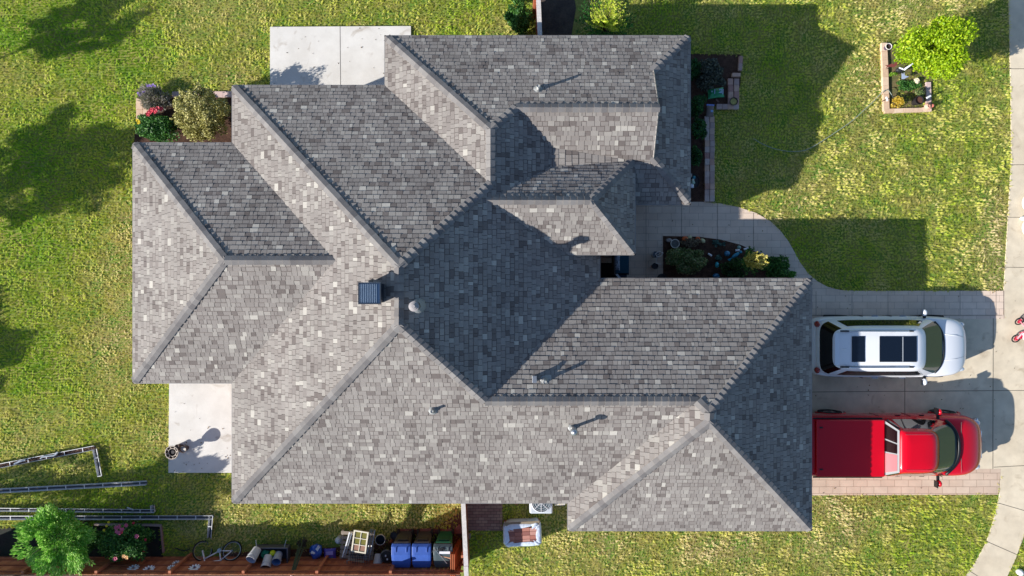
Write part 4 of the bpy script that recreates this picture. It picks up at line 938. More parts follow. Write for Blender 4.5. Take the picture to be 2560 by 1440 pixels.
def flowers(root, pts, r, m, n=7, name='flower'):
    for k, p in enumerate(pts):
        b = MB(); g = random.Random(k)
        for q in range(n):
            a = 2 * PI * q / n; M_ = Matrix.Translation(p) @ Matrix.Rotation(a, 4, 'Z') @ Matrix.Rotation(g.uniform(-.7, -.2), 4, 'Y')
            b.add([tuple(M_ @ Vector(s)) for s in [(0, 0, 0), (r * .5, -r * .35, 0), (r, -r * .15, .0), (r, r * .15, 0), (r * .5, r * .35, 0)]], [(0, 1, 2, 3, 4)])
        b.ball((p[0], p[1], p[2] + r * .15), r * .4, n=7, m=5, squash=(1, 1, .7))
        b.build(name, m, root)
m_rose = mat('coral_rose', lin((214, 70, 84)), rough=.6); m_pink = mat('pink_rose', lin((206, 96, 124)), rough=.6); m_yel = mat('yellow_bloom', lin((232, 204, 40)), rough=.6); m_pur = mat('purple_bloom', lin((150, 122, 190)), rough=.7)
m_or = mat('peach_bloom', lin((226, 176, 116)), rough=.6); m_redb = mat('red_bloom', lin((196, 40, 60)), rough=.6)
# corner bed, west side
shrub(503, 284, 1.95, (.84, .86), 17000, .07, gl_olive, 'large round cream and green variegated shrub in the corner bed', seed=41, clumps=90, cr=.22, shell=.9)
s_ = shrub(390, 318, .9, (.92, .54), 7600, .08, gl_mid, 'dark green rose bush with coral blooms beside the variegated shrub', seed=42, clumps=26)
flowers(s_, [(.02, .38, .92), (.10, .44, .95), (.18, .46, .93), (.27, .50, .9), (-.05, .32, .9), (.22, .40, .95), (.36, .50, .85)], .085, m_rose)
flowers(s_, [(-.62, .22, .5), (-.54, .19, .52), (-.57, .14, .5)], .06, m_yel)
s_ = shrub(386, 246, .7, (.72, .52), 5200, .12, greens('lilac_grey', (120, 124, 92), (164, 160, 140), (210, 200, 196)), 'wispy grey green clump with small purple flowers, left of the round shrub', seed=43, asp=.16, D=True, name='lavender_clump', cat='plant')
flowers(s_, [(-.1 + .07 * k, .34 + .05 * math.sin(k * 3), .62 + .02 * k) for k in range(5)] + [(-.45 + .06 * k, .12 + .06 * math.sin(k * 5), .55) for k in range(5)], .045, m_pur)
# above the north eave
shrub(1298, 48, 1.1, (.46, .50), 5200, .085, gl_mid, 'dark green hedge bush between the back lawn and the weathered fence', seed=44, rt=.025)
shrub(1296, -8, .9, (.36, .22), 2200, .08, gl_mid, 'leafy bush cut off by the top frame edge next to the weathered fence', seed=45)
def frondy(u, v, h, R, n, m1, m2, label, seed, up=.9, L=.5, k2=.45):
    x, y = P(u, v, h * .7); t = thing('fern_shrub', (x, y, 0), label, 'shrub'); g = np.random.default_rng(seed)
    st_ = MB(); C = {0: [], 1: []}; D_ = {0: [], 1: []}
    for k in range(n):
        a = g.uniform(0, 2 * PI); top = g.random(); z0 = h * (.35 + .5 * top); rr = R * (1 - .75 * top); tip = Vector((math.cos(a) * rr, math.sin(a) * rr, z0 + g.uniform(.0, .28) * h))
        b0_ = Vector((math.cos(a) * rr * .15, math.sin(a) * rr * .15, z0 * .75)); st_.tube([(0, 0, 0), tuple(b0_), tuple(tip)], .010, n=4, r2=.003)
        w = 1 if top > k2 else 0; dd = (tip - b0_).normalized(); sd_ = dd.cross(Vector((0, 0, 1))).normalized(); Lk = (tip - b0_).length
        for q in range(46):
            s = g.uniform(.15, 1.0); o_ = (g.random() ** .7) * .095 * (1.15 - s) * (1 if g.random() < .5 else -1) * (Lk / .5); p = b0_.lerp(tip, s) + sd_ * o_ + Vector((0, 0, -abs(o_) * .35 + g.uniform(0, .02)))
            C[w].append(tuple(p)); D_[w].append(tuple((dd * .6 + sd_ * (1 if o_ > 0 else -1)).normalized()))
    if C[0]: leaves('lower_foliage', C[0], .075, m1, t, asp=.35, D=np.array(D_[0]))
    if C[1]: leaves('upper_foliage', C[1], .065, m2, t, asp=.38, D=np.array(D_[1]))
    st_.build('stems', m_bark, t); return t
frondy(1518, 44, 2.2, 1.05, 110, greens('fern_green', (30, 92, 36), (52, 124, 48), (96, 160, 70)), greens('fern_tip', (160, 200, 40), (208, 222, 64), (242, 240, 124)), 'tall ferny shrub above the north eave with a sunlit yellow top', 46)
frondy(1888, 652, 2.15, .5, 60, gl_mid, gl_gold, 'pale yellow tipped conifer standing in the front bed', 47, k2=.35)
# east side bed
shrub(1772, 184, 1.0, (.60, .50), 4200, .11, greens('rhododendron', (42, 52, 44), (70, 80, 70), (128, 132, 116)), 'broad dull green rhododendron in the bed beside the east wall', seed=48, asp=.4)
for k, (u, v, rx, ry, lb) in enumerate([(1735, 175, .22, .35, 'low dark bush against the east wall behind the rhododendron'), (1742, 262, .3, .4, 'dark leafy bush between the east wall and the leaning cardboard bag'), (1745, 325, .28, .42, 'green hedge plant against the east wall beside the brick edging'), (1738, 392, .2, .35, 'lowest green hedge plant against the east wall, above the ornament tub')]):
    shrub(u, v, .9, (rx, ry), 2400, .08, greens('hedge_leaf', (22, 62, 34), (36, 92, 44), (70, 132, 60)), lb, seed=50 + k, asp=.35)
# front bed
shrub(1716, 652, 1.0, (.84, .46), 5600, .095, gl_gy, 'large brownish green shrub filling the left half of the front bed', seed=60, asp=.4)
shrub(1728, 606, .45, (.42, .16), 1000, .06, greens('dry_leaf', (88, 84, 66), (124, 112, 92), (160, 146, 122)), 'dry brownish plant beside the two pumpkins in the front bed', seed=61)
shrub(1838, 672, .6, (.55, .34), 3400, .06, gl_dark, 'low dark evergreen between the flagstones and the yellow tipped conifer', seed=62)
shrub(1935, 668, .9, (.62, .40), 4200, .08, gl_mid, 'green shrub to the right of the yellow tipped conifer', seed=63)
shrub(1976, 686, .55, (.28, .12), 1300, .05, greens('fresh_leaf', (40, 100, 30), (70, 140, 40), (120, 180, 70)), 'small fresh green plant at the right tip of the front bed', seed=64)
for k, (u, v, lb) in enumerate([(1788, 607, 'small bluish plant near the curved edge of the front bed'), (1806, 610, 'small green plant near the curved edge of the front bed'), (1797, 645, 'pale leafy plant in the middle of the front bed'), (1830, 660, 'grey green plant beside the white path light')]):
    shrub(u, v, .25, (.14, .12), 260, .06, greens('blue_leaf', (50, 84, 80), (76, 116, 108), (120, 156, 140)), lb, seed=70 + k, clumps=8)
# lower left rose bed
s_ = shrub(318, 1352, 1.25, (.98, .78), 7200, .085, gl_mid, 'dark rose bush with pink and yellow blooms beside the feathery tree', seed=75, clumps=30)
flowers(s_, [(-.05, .62, 1.2), (.06, .66, 1.22), (.16, .58, 1.25), (.10, .48, 1.28), (.02, .52, 1.27), (.55, .3, 1.1), (-.15, -.42, 1.1), (.22, .66, 1.1)], .08, m_pink)
flowers(s_, [(.33, .66, .9), (.72, .12, .9), (.60, -.3, .8), (.18, .5, 1.3)], .05, m_redb); flowers(s_, [(-.45, .62, 1.05), (-.5, .5, 1.1), (-.42, .72, 1.0), (-.36, -.45, .9)], .05, m_yel); flowers(s_, [(.18, -.3, 1.2), (.25, -.36, 1.15)], .07, m_or)
shrub(222, 1345, .9, (.45, .5), 2600, .075, gl_mid, 'green flowering bush between the feathery tree and the roses', seed=76)
# tree bed plants
shrub(2243, 258, .42, (.24, .24), 1300, .05, greens('mum_leaf', (150, 130, 30), (214, 182, 48), (240, 216, 110)), 'yellow chrysanthemum mound at the lower corner of the tree bed', seed=80, clumps=14, name='chrysanthemum', cat='flowering plant')
shrub(2234, 184, .3, (.13, .12), 500, .05, greens('tuft', (80, 130, 20), (116, 160, 36), (160, 190, 70)), 'round bright green tuft beside the brick edge of the tree bed', seed=81, clumps=8)
shrub(2268, 214, .2, (.5, .2), 2200, .05, gl_mid, 'low green ground plants in the middle of the tree bed', seed=82)
shrub(2303, 228, .35, (.2, .2), 700, .05, gl_gy, 'twiggy grey green plant beside the dark flowerpot', seed=83, clumps=9)
# ================================================================ SMALL OBJECTS
def M_(name, col, **k): return mat(name, lin(col), **k)
def solo(name, mb, m, loc, label, cat, rz=0, bevel=0, smooth=False, group=None):
    o = mb.build(name, m, bevel=bevel, smooth=smooth); o.location = loc; o.rotation_euler[2] = rz; return tag(o, label, cat, group)
def pot(u, v, r, h, m, label, name='flowerpot', fill=None, z0=0, zc=None, cat='pot', rx=0.0, ry=0.0):
    x, y = P(u, v, z0 + h); t = thing(name, (x, y, z0), label, cat, rot=(rx, ry, 0))
    MB().lathe([(.001, 0), (r * .72, 0), (r * .95, h * .92), (r * 1.05, h * .92), (r * 1.05, h), (r * .92, h), (r * .88, h * .82), (.001, h * .82)], n=24).build('body', m, t, smooth=False)
    if fill: MB().lathe([(.001, h * .86), (r * .9, h * .85)], n=24).build('soil', fill, t)
    return t
m_terra = M_('terracotta', (176, 96, 68), rough=.9, var=.12); m_potd = M_('dark_pot', (42, 38, 40), rough=.5); m_cer = M_('cream_ceramic', (232, 226, 214), rough=.4)
m_soilp = M_('potting_soil', (60, 46, 38), rough=1)
m_wh = M_('white_plastic', (228, 230, 234), rough=.4); m_blue = M_('blue_lid', (56, 92, 172), rough=.5, coat=.1, var=.08, vscale=7); m_binb = M_('dark_bin', (54, 48, 54), rough=.55, var=.15, vscale=8); m_grn = M_('green_bin', (14, 88, 62), rough=.45)
# ---- wheeled bins
def bin_(u, mb_, ml, label, stuff=False, front=None):
    x = (u - 1280) * (H - 1.05) / F; y0 = -8.72
    t = thing('wheeled_bin', (x, -8.58, .03), label, 'bin')
    hw, d = .29, .36
    b = MB(); b.add([(-hw * .78, -d * .6, .06), (hw * .78, -d * .6, .06), (hw * .78, d * 1.2, .06), (-hw * .78, d * 1.2, .06), (-hw, -d, .98), (hw, -d, .98), (hw, d * .9, .98), (-hw, d * .9, .98)],
          [(0, 3, 2, 1), (0, 1, 5, 4), (1, 2, 6, 5), (2, 3, 7, 6), (3, 0, 4, 7), (4, 5, 6, 7)])
    b.box((0, -.0, .96), (hw * 2.06, d * 1.98, .05)); b.box((0, d * 1.02, .5), (.34, .05, .5))
    b.build('body', mb_, t, bevel=.03)
    for s in (-1, 1): MB().cyl((s * .2, .40, .12), (s * .27, .40, .12), .12, n=18).build('wheel', m_tyre, t)
    MB().cyl((-.24, .40, .98), (.24, .40, .98), .016, n=8).build('handle', mb_, t)
    l = MB(); pr = [(-.31, .99), (-.31, 1.03), (.27, 1.07), (.33, 1.03), (.33, .99)]
    ys = [-.43, -.30, .02, .28, .36]; zs = [.97, 1.02, 1.10, 1.08, 1.02]; ws = [.27, .305, .315, .315, .30]
    vs = []
    for y, z, w in zip(ys, zs, ws): vs += [(-w, y, z - .06), (-w * .96, y, z - .008), (-w * .7, y, z), (w * .7, y, z), (w * .96, y, z - .008), (w, y, z - .06)]
    fs = [(i * 6 + k, i * 6 + k + 1, (i + 1) * 6 + k + 1, (i + 1) * 6 + k) for i in range(4) for k in range(5)] + [(5, 4, 3, 2, 1, 0), (24, 25, 26, 27, 28, 29)]
    l.add(vs, [f[::-1] for f in fs]); lo = l.build('lid', ml, t, bevel=.012)
    for s in (-1, 1): MB().box((s * .17, .19, 1.105), (.035, .16, .012)).build('lid_ridge', m_wh if False else ml, lo, bevel=.004)
    return t
bin_(1003, m_binb, m_blue, 'blue lidded wheeled bin on the left, next to the buckets'); bin_(1054, m_binb, m_blue, 'blue lidded wheeled bin between the other two bins'); bin_(1108, m_grn, M_('grey_green_lid', (70, 84, 88), rough=.45), 'green wheeled bin with odds and ends on its dark lid')
def at(u, v, z): x, y = P(u, v, z); return (x, y, z)
x, y, z = at(1112, 1381, 1.12); solo('white_board', MB().box((0, 0, 0), (.34, .08, .02)), m_wh, (x, y, 1.135), 'small white board lying on the green bin lid', 'board', bevel=.003)
x, y, z = at(1114, 1392, 1.1); solo('wooden_stick', MB().cyl((-.15, .03, 0), (.15, -.04, 0), .018, n=8), M_('bare_wood', (214, 168, 130), rough=.7), (x, y, 1.11), 'short pale wooden stick lying on the green bin lid', 'stick')
t = thing('hand_rake', at(1090, 1376, 1.12), 'thin grey hand rake lying across the green bin lid', 'rake'); MB().cyl((0, 0, .02), (.36, -.42, .03), .010, n=6).build('handle', m_galv, t)
b = MB()
for k in range(5): b.cyl((0, 0, .02), (-.07 - .02 * k, .10 - .04 * k, .01), .004, n=4)
b.build('tines', m_galv, t)
x, y, z = at(1102, 1374, 1.12); solo('glove', MB().ball((0, 0, 0), .07, squash=(1.2, .7, .35), lump=.5).ball((.07, .05, 0), .03, squash=(1.6, .6, .6)).ball((.09, .01, 0), .03, squash=(1.6, .6, .6)), M_('work_glove', (30, 32, 36), rough=.9), (x, y, 1.13), 'crumpled black work glove on the green bin lid', 'glove')
# ---- pallet, folded frames, old sash window, wire crate
m_pal = M_('grey_wood', (150, 138, 124), rough=.9, var=.18, vscale=10)
def pallet(u, v, z, rz, label, n=7, w=1.0, d=.8):
    t = thing('wood_pallet', at(u, v, z)[:2] + (z - .06,), label, 'pallet', rz=rz); 
    for k in range(n): MB().box((0, -d / 2 + d * (k + .5) / n, .05), (w, d / n * .68, .02)).build('slat', m_pal, t, bevel=.003)
    for k in (-1, 0, 1): MB().box((k * (w / 2 - .05), 0, 0), (.05, d, .078)).build('stringer', m_pal, t)
    return t
pallet(893, 1364, .35, -.06, 'weathered wood pallet under the metal frames and the old window', n=6, w=1.12, d=.95)
t = thing('folding_rack', at(874, 1362, .62), 'white metal folding frame left of the old six pane window', 'frame', rz=-.30)
for dx_ in (-.11, -.035): MB().tube([(dx_, -.45, 0), (dx_ * .9, 0, .03), (dx_, .42, .05)], .022, n=6).build('rail', m_wh if dx_ < -.1 else m_galv, t)
for k in range(3): MB().cyl((-.11, -.35 + k * .34, .02), (-.035, -.35 + k * .34, .02), .012, n=6).build('crossbar', m_galv, t)
t = thing('folded_ladder', at(924, 1362, .66), 'aluminium folding ladder right of the old six pane window', 'ladder', rz=-.20)
for dx_ in (-.07, -.02, .03, .08): MB().box((dx_, 0, 0), (.025, 1.05, .06)).build('rail', m_pal if dx_ == .03 else m_galv, t, bevel=.004)
for k in range(4): MB().cyl((-.07, -.4 + .26 * k, -.02), (.08, -.4 + .26 * k, -.02), .014, n=6).build('rung', m_galv, t)
t = thing('wire_crate', at(900, 1403, .75)[:2] + (.05,), 'dark wire crate standing by the fence under the frames', 'crate'); b = MB(); m_wire = M_('dark_wire', (46, 66, 84), rough=.4, metal=.6)
for z in (.02, .25, .5, .72):
    b.tube([(-.3, -.22, z), (.3, -.22, z), (.3, .22, z), (-.3, .22, z)], .008, n=4, closed=True)
for k in range(9):
    for yy in (-.22, .22): b.cyl((-.3 + .075 * k, yy, .02), (-.3 + .075 * k, yy, .72), .005, n=4)
    b.cyl((-.3 + .075 * k, -.22, .72), (-.3 + .075 * k, .22, .72), .006, n=4)
for k in range(6): b.cyl((-.3, -.22 + .088 * k, .72), (.3, -.22 + .088 * k, .72), .006, n=4)
b.build('wire_mesh', m_wire, t); MB().box((0, 0, .04), (.56, .40, .02)).build('tray', m_binb, t)
t = thing('metal_rack', at(893, 1388, .68), 'silver wire rack sticking out below the old window', 'rack', rz=-.15)
b = MB(); b.tube([(-.26, -.2, 0), (.24, -.2, 0), (.24, .16, 0), (-.26, .16, 0)], .016, n=6, closed=True); b.tube([(-.26, -.15, .03), (.24, -.15, .03)], .014, n=6); b.tube([(-.28, -.33, .0), (-.30, -.22, .02), (-.24, -.2, .02)], .018, n=6)
b.build('outer_frame', m_galv, t)
b = MB()
for k in range(9): b.cyl((-.22 + .055 * k, -.2, .01), (-.22 + .055 * k, .16, .01), .006, n=4)
b.build('bars', m_galv, t)
t = thing('sash_window', at(900, 1354, .95), 'old white six pane sash window lying on the junk pile', 'window frame', rz=-.13)
t.rotation_euler = (.12, 0, -.16); m_sash = M_('cream_paint', (216, 208, 186), rough=.6, var=.08); W_, H_ = .40, .66; b = MB()
for s in (-1, 1): b.box((s * (W_ / 2 + .02), 0, 0), (.045, H_ + .085, .05)); b.box((0, s * (H_ / 2 + .02), 0), (W_ - .005, .045, .049))
b.build('outer_frame', m_sash, t, bevel=.004); b = MB(); b.box((0, 0, .005), (.022, H_ - .01, .03))
for s in (-1, 1): b.box((0, s * H_ / 6, .005), (W_ - .01, .022, .028))
b.build('muntins', m_sash, t)
for i in range(3):
    for j in range(2): MB().box((-W_ / 4 + j * W_ / 2, -H_ / 3 + i * H_ / 3, -.005), (W_ / 2 - .024, H_ / 3 - .024, .006)).build('pane', mat('old_glass' + ('_brown' if i == 0 else '_olive'), lin((150, 116, 96)) if i == 0 else lin((118, 112, 50)), rough=.15, coat=.3), t)
# ---- buckets, jug, bags
def bucket(u, v, z, r, h, m, label, tiltv=(0, 0), mi=None, cap=False, name='bucket'):
    x, y = P(u, v, z); t = thing(name, (x, y, z - h / 2 if not any(tiltv) else z - .12), label, 'bucket', rot=(tiltv[0], tiltv[1], 0))
    MB().lathe([(.001, 0), (r * .86, 0), (r, h), (r * 1.05, h), (r * 1.05, h - .03)], n=24).build('body', m, t)
    MB().lathe([(.001, .012), (r * .83, .014), (r * .97, h - .002)], n=24).build('inside', mi or m_wh, t)
    hd = MB().tube([(r * 1.05 * math.cos(a), r * 1.08 * math.sin(a), h - .03 - .09 * math.sin(a)) for a in [PI * k / 10 for k in range(11)]], .005, n=4); hd.build('handle', m_galv, t)
    return t
m_bk = M_('white_bucket', (210, 208, 208), rough=.45, var=.06); m_bkb = M_('blue_inside', (70, 110, 150), rough=.5)
bucket(640, 1376, .75, .155, .42, m_bk, 'white bucket at the left end of the grey tub', (.55, -.25), M_('pale_inside', (150, 160, 184), rough=.5))
bucket(668, 1394, .72, .155, .40, m_bk, 'empty bucket with a blue interior leaning out of the grey tub', (.7, .05), m_bkb)
bucket(694, 1388, .62, .14, .38, M_('clear_bucket', (160, 168, 184), rough=.4), 'pale blue bucket at the right end of the grey tub', (.35, .1), M_('blue_inside2', (110, 140, 190), rough=.5))
bucket(951, 1349, .35, .155, .34, m_bk, 'white bucket with dark contents to the left of the bins', (-.2, .1), M_('dark_contents', (40, 54, 66), rough=.6))
x, y = P(947, 1398, .45); t = thing('paint_pail', (x, y + .12, .36), 'white paint pail with a blue ringed lid beside the black barrel', 'pail', rot=(1.0, -.12, 0))
MB().lathe([(.001, 0), (.145, 0), (.155, .36), (.16, .36)], n=24).build('body', m_bk, t); MB().lathe([(.162, .33), (.162, .37), (.001, .372)], n=24).build('lid', m_bk, t)
for r_ in (.13, .065): MB().tube([(r_ * math.cos(a), r_ * math.sin(a), .375) for a in [2 * PI * k / 20 for k in range(20)]], .012, n=6, closed=True).build('ring', M_('blue_ring', (28, 66, 140), rough=.4), t)
t = thing('barrel', at(968, 1385, .6)[:2] + (.03,), 'black round barrel with two small stickers between the pail and the bins', 'barrel', rot=(.06, 0, 0))
MB().lathe([(.001, 0), (.17, 0), (.2, .3), (.2, .6), (.17, .68), (.001, .68)], n=26).build('body', M_('black_plastic', (30, 32, 32), rough=.4), t); MB().lathe([(.21, .60), (.215, .66), (.19, .69)], n=26).build('rim', M_('grey_rim', (84, 88, 96), rough=.4), t)
for k, (a, c) in enumerate(((-.03, m_wh), (.02, m_wh))): MB().box((a, .03 - .12 * k, .687), (.04, .06, .01)).build('sticker', c, t)
pot(977, 1357, .085, .16, m_terra, 'terracotta pot with a pale rim near the left blue bin', rx=.3); pot(984, 1340, .12, .22, m_potd, 'black nursery pot behind the left blue bin')
solo('water_jug', MB().lathe([(.001, 0), (.10, .01), (.115, .08), (.115, .26), (.06, .33), (.035, .34), (.035, .37), (.001, .37)], n=20), M_('frosted_plastic', (176, 190, 204), rough=.3, spec=.7), at(846, 1352, .3)[:2] + (.03,), 'frosted water jug at the left end of the pallet', 'jug')
def pillow(w, d, h, n=10, crumple=.02, seed=0):
    b = MB(); g = random.Random(seed); K = n + 1
    for s in (1, -1):
        vs = []
        for i in range(K):
            for j in range(K):
                a, c = i / n * 2 - 1, j / n * 2 - 1; e = max(0, (1 - abs(a) ** 3.2) * (1 - abs(c) ** 3.2)) ** .5
                k = 1 - .07 * (1 - abs(c)) * abs(a) - .0; vs.append((a * w / 2 * (1 - .06 * (1 - c * c)), c * d / 2 * (1 - .06 * (1 - a * a)), s * (h / 2 * e) + crumple * mnoise.noise(Vector((a * 2.3 + seed, c * 2.3, 0))) * e))
        fs = [(i * K + j, (i + 1) * K + j, (i + 1) * K + j + 1, i * K + j + 1) for i in range(n) for j in range(n)]
        b.add(vs, fs if s > 0 else [f[::-1] for f in fs])
    return b
t = thing('soil_sack', at(825, 1389, .18), 'flat purple and teal bag lying left of the pallet', 'bag', rz=.05); pillow(.42, .50, .13, seed=3).build('body', M_('purple_film', (84, 70, 168), rough=.3, coat=.3), t, smooth=True)
MB().prism([(-.15, -.19), (.15, -.19), (.10, -.02), (-.07, -.04)], .066, .074).build('printed_panel', M_('teal_print', (0, 140, 130), rough=.4), t); MB().prism([(-.12, .05), (.13, .05), (.12, .17), (-.12, .16)], .066, .074).build('printed_panel', M_('lilac_print', (170, 150, 214), rough=.4), t)
t = thing('plastic_bag', at(791, 1378, .22), 'knotted blue and white plastic bag next to the fence post', 'bag'); MB().ball((0, 0, 0), .21, squash=(.95, 1.25, .8), lump=.35, seed=4, n=18, m=12).build('body', M_('blue_film', (34, 84, 176), rough=.25, coat=.4), t, smooth=True)
MB().add([(.0, .12, .13), (.12, .28, .2), (.17, .2, .16), (.08, .05, .15)], [(0, 1, 2, 3)]).ball((-.06, .0, .11), .09, squash=(1, .7, .5), lump=.4).build('white_patch', m_wh, t)
# grey garden cart with stuff in it
t = thing('garden_cart', at(677, 1392, .5)[:2] + (.03,), 'grey rectangular garden cart holding three buckets by the fence', 'cart')
b = MB(); m_tub = M_('tub_grey', (74, 76, 88), rough=.5)
for (cx_, cy_, w, d) in ((0, .29, 1.12, .035), (0, -.25, 1.12, .035), (-.545, .02, .035, .505), (.545, .02, .035, .505)): b.box((cx_, cy_, .36), (w, d, .32))
b.box((0, .02, .215), (1.05, .5, .03)); b.build('tub', m_tub, t, bevel=.008)
rim_ = MB().tube([(-.57, -.27, .53), (.57, -.27, .53), (.57, .31, .53), (-.57, .31, .53)], .02, n=6, closed=True); rim_.build('rim', M_('tub_rim', (110, 110, 122), rough=.5), t)
for s in (-1, 1): MB().cyl((s * .35, .2, .14), (s * .35, .26, .14), .14, n=18).build('wheel', m_tyre, t); MB().tube([(s * .45, .3, .5), (s * .5, .55, .45)], .010, n=5).build('handle_bar', m_galv, t)
x, y = P(676, 1382, .6)
b = MB().ball((0, 0, 0), .10, squash=(1, 1, 1)); solo('yellow_ball', b, M_('lime_ball', (204, 214, 20), rough=.4), (*P(681, 1384, .6), .56), 'bright yellow ball between the buckets in the grey cart', 'ball', smooth=True)
solo('green_cloth', MB().ball((0, 0, 0), .15, squash=(.8, 1, .5), lump=.9, seed=8), M_('green_fabric', (34, 140, 110), rough=.8), (*P(662, 1388, .55), .5), 'crumpled green cloth between the buckets in the grey cart', 'cloth')
# bundle of green poles
t = thing('pole_bundle', at(752, 1368, .3)[:2] + (.02,), 'folded dark green umbrella like bundle of poles leaning on the fence', 'poles')
b = MB(); tip_ = Vector((.05, -.50, 1.4))
for k in range(5): a = k * 1.3; b.tube([(math.cos(a) * .10, .12 + math.sin(a) * .12, 0.02), tuple(tip_ + Vector((math.cos(a) * .04, 0, math.sin(a) * .03)))], .02, n=6)
b.build('poles', M_('dark_green_metal', (58, 78, 62), rough=.5), t)
C, _ = crown_points((0, .12, .15), (.17, .2, .15), 300, 8, .5, seed=90); leaves('ragged_base', C, .08, M_('ragged_brown', (78, 70, 56), rough=1), t, asp=.3)
MB().ball(tuple(tip_), .05, n=8, m=6).build('tip', m_wh, t)
# ---- bicycle leaning on the fence
def bicycle(loc, rot, label, mf, R=.30, wb=.98, frame_r=.022, steer=0.5, name='bicycle'):
    t = thing(name, loc, label, 'bicycle', rot=rot)
    def wh(px, ang, nm):
        M0 = Matrix.Translation((px, 0, R)) @ Matrix.Rotation(ang, 4, 'Z') @ Matrix.Rotation(PI / 2, 4, 'X')
        w = MB(M0).tube([(R * math.cos(a), R * math.sin(a), 0) for a in [2 * PI * k / 28 for k in range(28)]], .022, n=6, closed=True).build('wheel', m_tyre, t, smooth=True)
        MB(M0).tube([((R - .028) * math.cos(a), (R - .028) * math.sin(a), 0) for a in [2 * PI * k / 28 for k in range(28)]], .010, n=5, closed=True).build('rim', m_galv, w)
        s = MB(M0); s.cyl((0, 0, -.03), (0, 0, .03), .025, n=8)
        for k in range(12): a = PI * k / 6; s.cyl((0, 0, 0), ((R - .03) * math.cos(a), (R - .03) * math.sin(a), 0), .002, n=3)
        s.build('spokes', m_galv, w)
    wh(-wb / 2, steer, 'front'); wh(wb / 2, 0, 'rear')
    b = MB(); hd = (-wb / 2 + .16, 0, R + .38); bb = (.08, 0, R); st_ = (.20, 0, R + .36); hl_ = (-wb / 2 + .12, 0, R + .26)
    for a, c in ((hd, hl_), (hl_, bb), (hd, (.18, 0, R + .30)), (bb, st_), (bb, (wb / 2, 0, R)), ((.18, 0, R + .30), (wb / 2, 0, R))): b.cyl(a, c, frame_r, n=8)
    b.build('bike_frame', mf, t, smooth=True)
    f = MB(); 
    for s in (-.04, .04): f.cyl((hl_[0], s, hl_[2]), (-wb / 2, s, R), .014, n=6)
    f.build('fork', mf, t)
    MB().ball((.22, 0, R + .43), .13, squash=(1, .5, .3)).build('saddle', M_('blue_saddle', (40, 56, 96), rough=.6), t)
    hb = MB(Matrix.Translation(hd) @ Matrix.Rotation(steer, 4, 'Z')); hb.tube([(.06, -.28, .12), (-.02, -.12, .12), (0, 0, .08), (-.02, .12, .12), (.06, .28, .12)], .014, n=6); ho = hb.build('handlebar', m_galv, t)
    for s in (-1, 1): MB(Matrix.Translation(hd) @ Matrix.Rotation(steer, 4, 'Z')).cyl((.04, s * .2, .12), (.07, s * .3, .12), .02, n=8).build('grip', m_blk, ho)
    c = MB().cyl((.08, -.05, R), (.08, .05, R), .07, n=14); c.cyl((.08, .05, R), (.16, .06, R - .12), .012, n=5); c.build('crank', m_galv, t)
    return t
bx_, by_ = P(548, 1352, .05)
bicycle((bx_, by_ - .02, .03), (1.0, 0, 0), 'white framed bicycle leaning against the lower fence beside the gutter', M_('white_frame', (226, 228, 234), rough=.3), R=.31, wb=.98, steer=-.7)
solo('fallen_branch', MB().tube([(-.25, .05, .04), (-.1, .0, .06), (.1, -.06, .05), (.28, .02, .08)], .02, n=6), m_potd, at(455, 1373, .05)[:2] + (0,), 'dark curved branch on the bare earth left of the bicycle', 'branch')
# ---- children's tricycle and toys at the right frame edge
t = thing('kids_bike', at(2549, 824, .2)[:2] + (.034,), 'red and pink child bicycle lying at the right frame edge', 'bicycle', rot=(0, 0, 0)); m_kr = M_('red_toy', (196, 28, 62), rough=.35, coat=.5); m_kp = M_('pink_toy', (232, 150, 160), rough=.4)
def flatwheel(cx, cy, R, z, tx_):
    M0 = Matrix.Translation((cx, cy, z)) @ Matrix.Rotation(tx_, 4, 'X'); w = MB(M0).tube([(R * math.cos(a), R * math.sin(a), 0) for a in [2 * PI * k / 24 for k in range(24)]], .022, n=6, closed=True).build('wheel', m_tyre, t, smooth=True)
    s = MB(M0); s.lathe([(.02, -.02), (R * .55, 0), (R * .6, .01)], n=16)
    for k in range(8): a = PI * k / 4; s.cyl((0, 0, 0), (R * math.cos(a), R * math.sin(a), 0), .006, n=4)
    s.build('hub', m_kr, w)
flatwheel(-.0, .28, .13, .16, .55); flatwheel(-.10, -.30, .13, .14, .4); flatwheel(.32, .42, .13, .16, .3)
b = MB(); b.tube([(-.10, -.30, .2), (-.02, -.12, .3), (.08, .0, .34), (.25, .08, .3)], .028, n=8); b.tube([(0, .28, .2), (.06, .1, .32), (.12, -.08, .32)], .022, n=8); b.tube([(.12, .3, .24), (.32, .42, .2)], .02, n=6)
b.build('bike_frame', m_kp, t, smooth=True); MB().ball((.12, -.18, .3), .14, squash=(1, 1.3, .4)).build('seat', m_wh, t, smooth=True); MB().box((-.02, -.22, .30), (.18, .06, .04), .9).build('mudguard', m_kr, t, bevel=.01); MB().tube([(-.16, -.10, .36), (-.05, -.06, .38), (.02, -.10, .36)], .014, n=6).build('handlebar', m_kr, t)
for v, lb in ((508, 'upper of two white rimmed round tubs at the right frame edge'), (570, 'lower of two white rimmed round tubs at the right frame edge')):
    x, y = P(2578, v, .16); r_ = .30; t = thing('round_tub', (x, y, .034), lb, 'tub')
    MB().tube([(r_ * math.cos(a), r_ * math.sin(a), .16) for a in [2 * PI * k / 30 for k in range(30)]], .032, n=8, closed=True).build('rim', m_wh, t, smooth=True)
    MB().lathe([(.001, .02), (r_ * .8, .03), (r_ * .97, .15)], n=24).build('basin', M_('grey_web', (108, 116, 134), rough=.7), t, smooth=True)
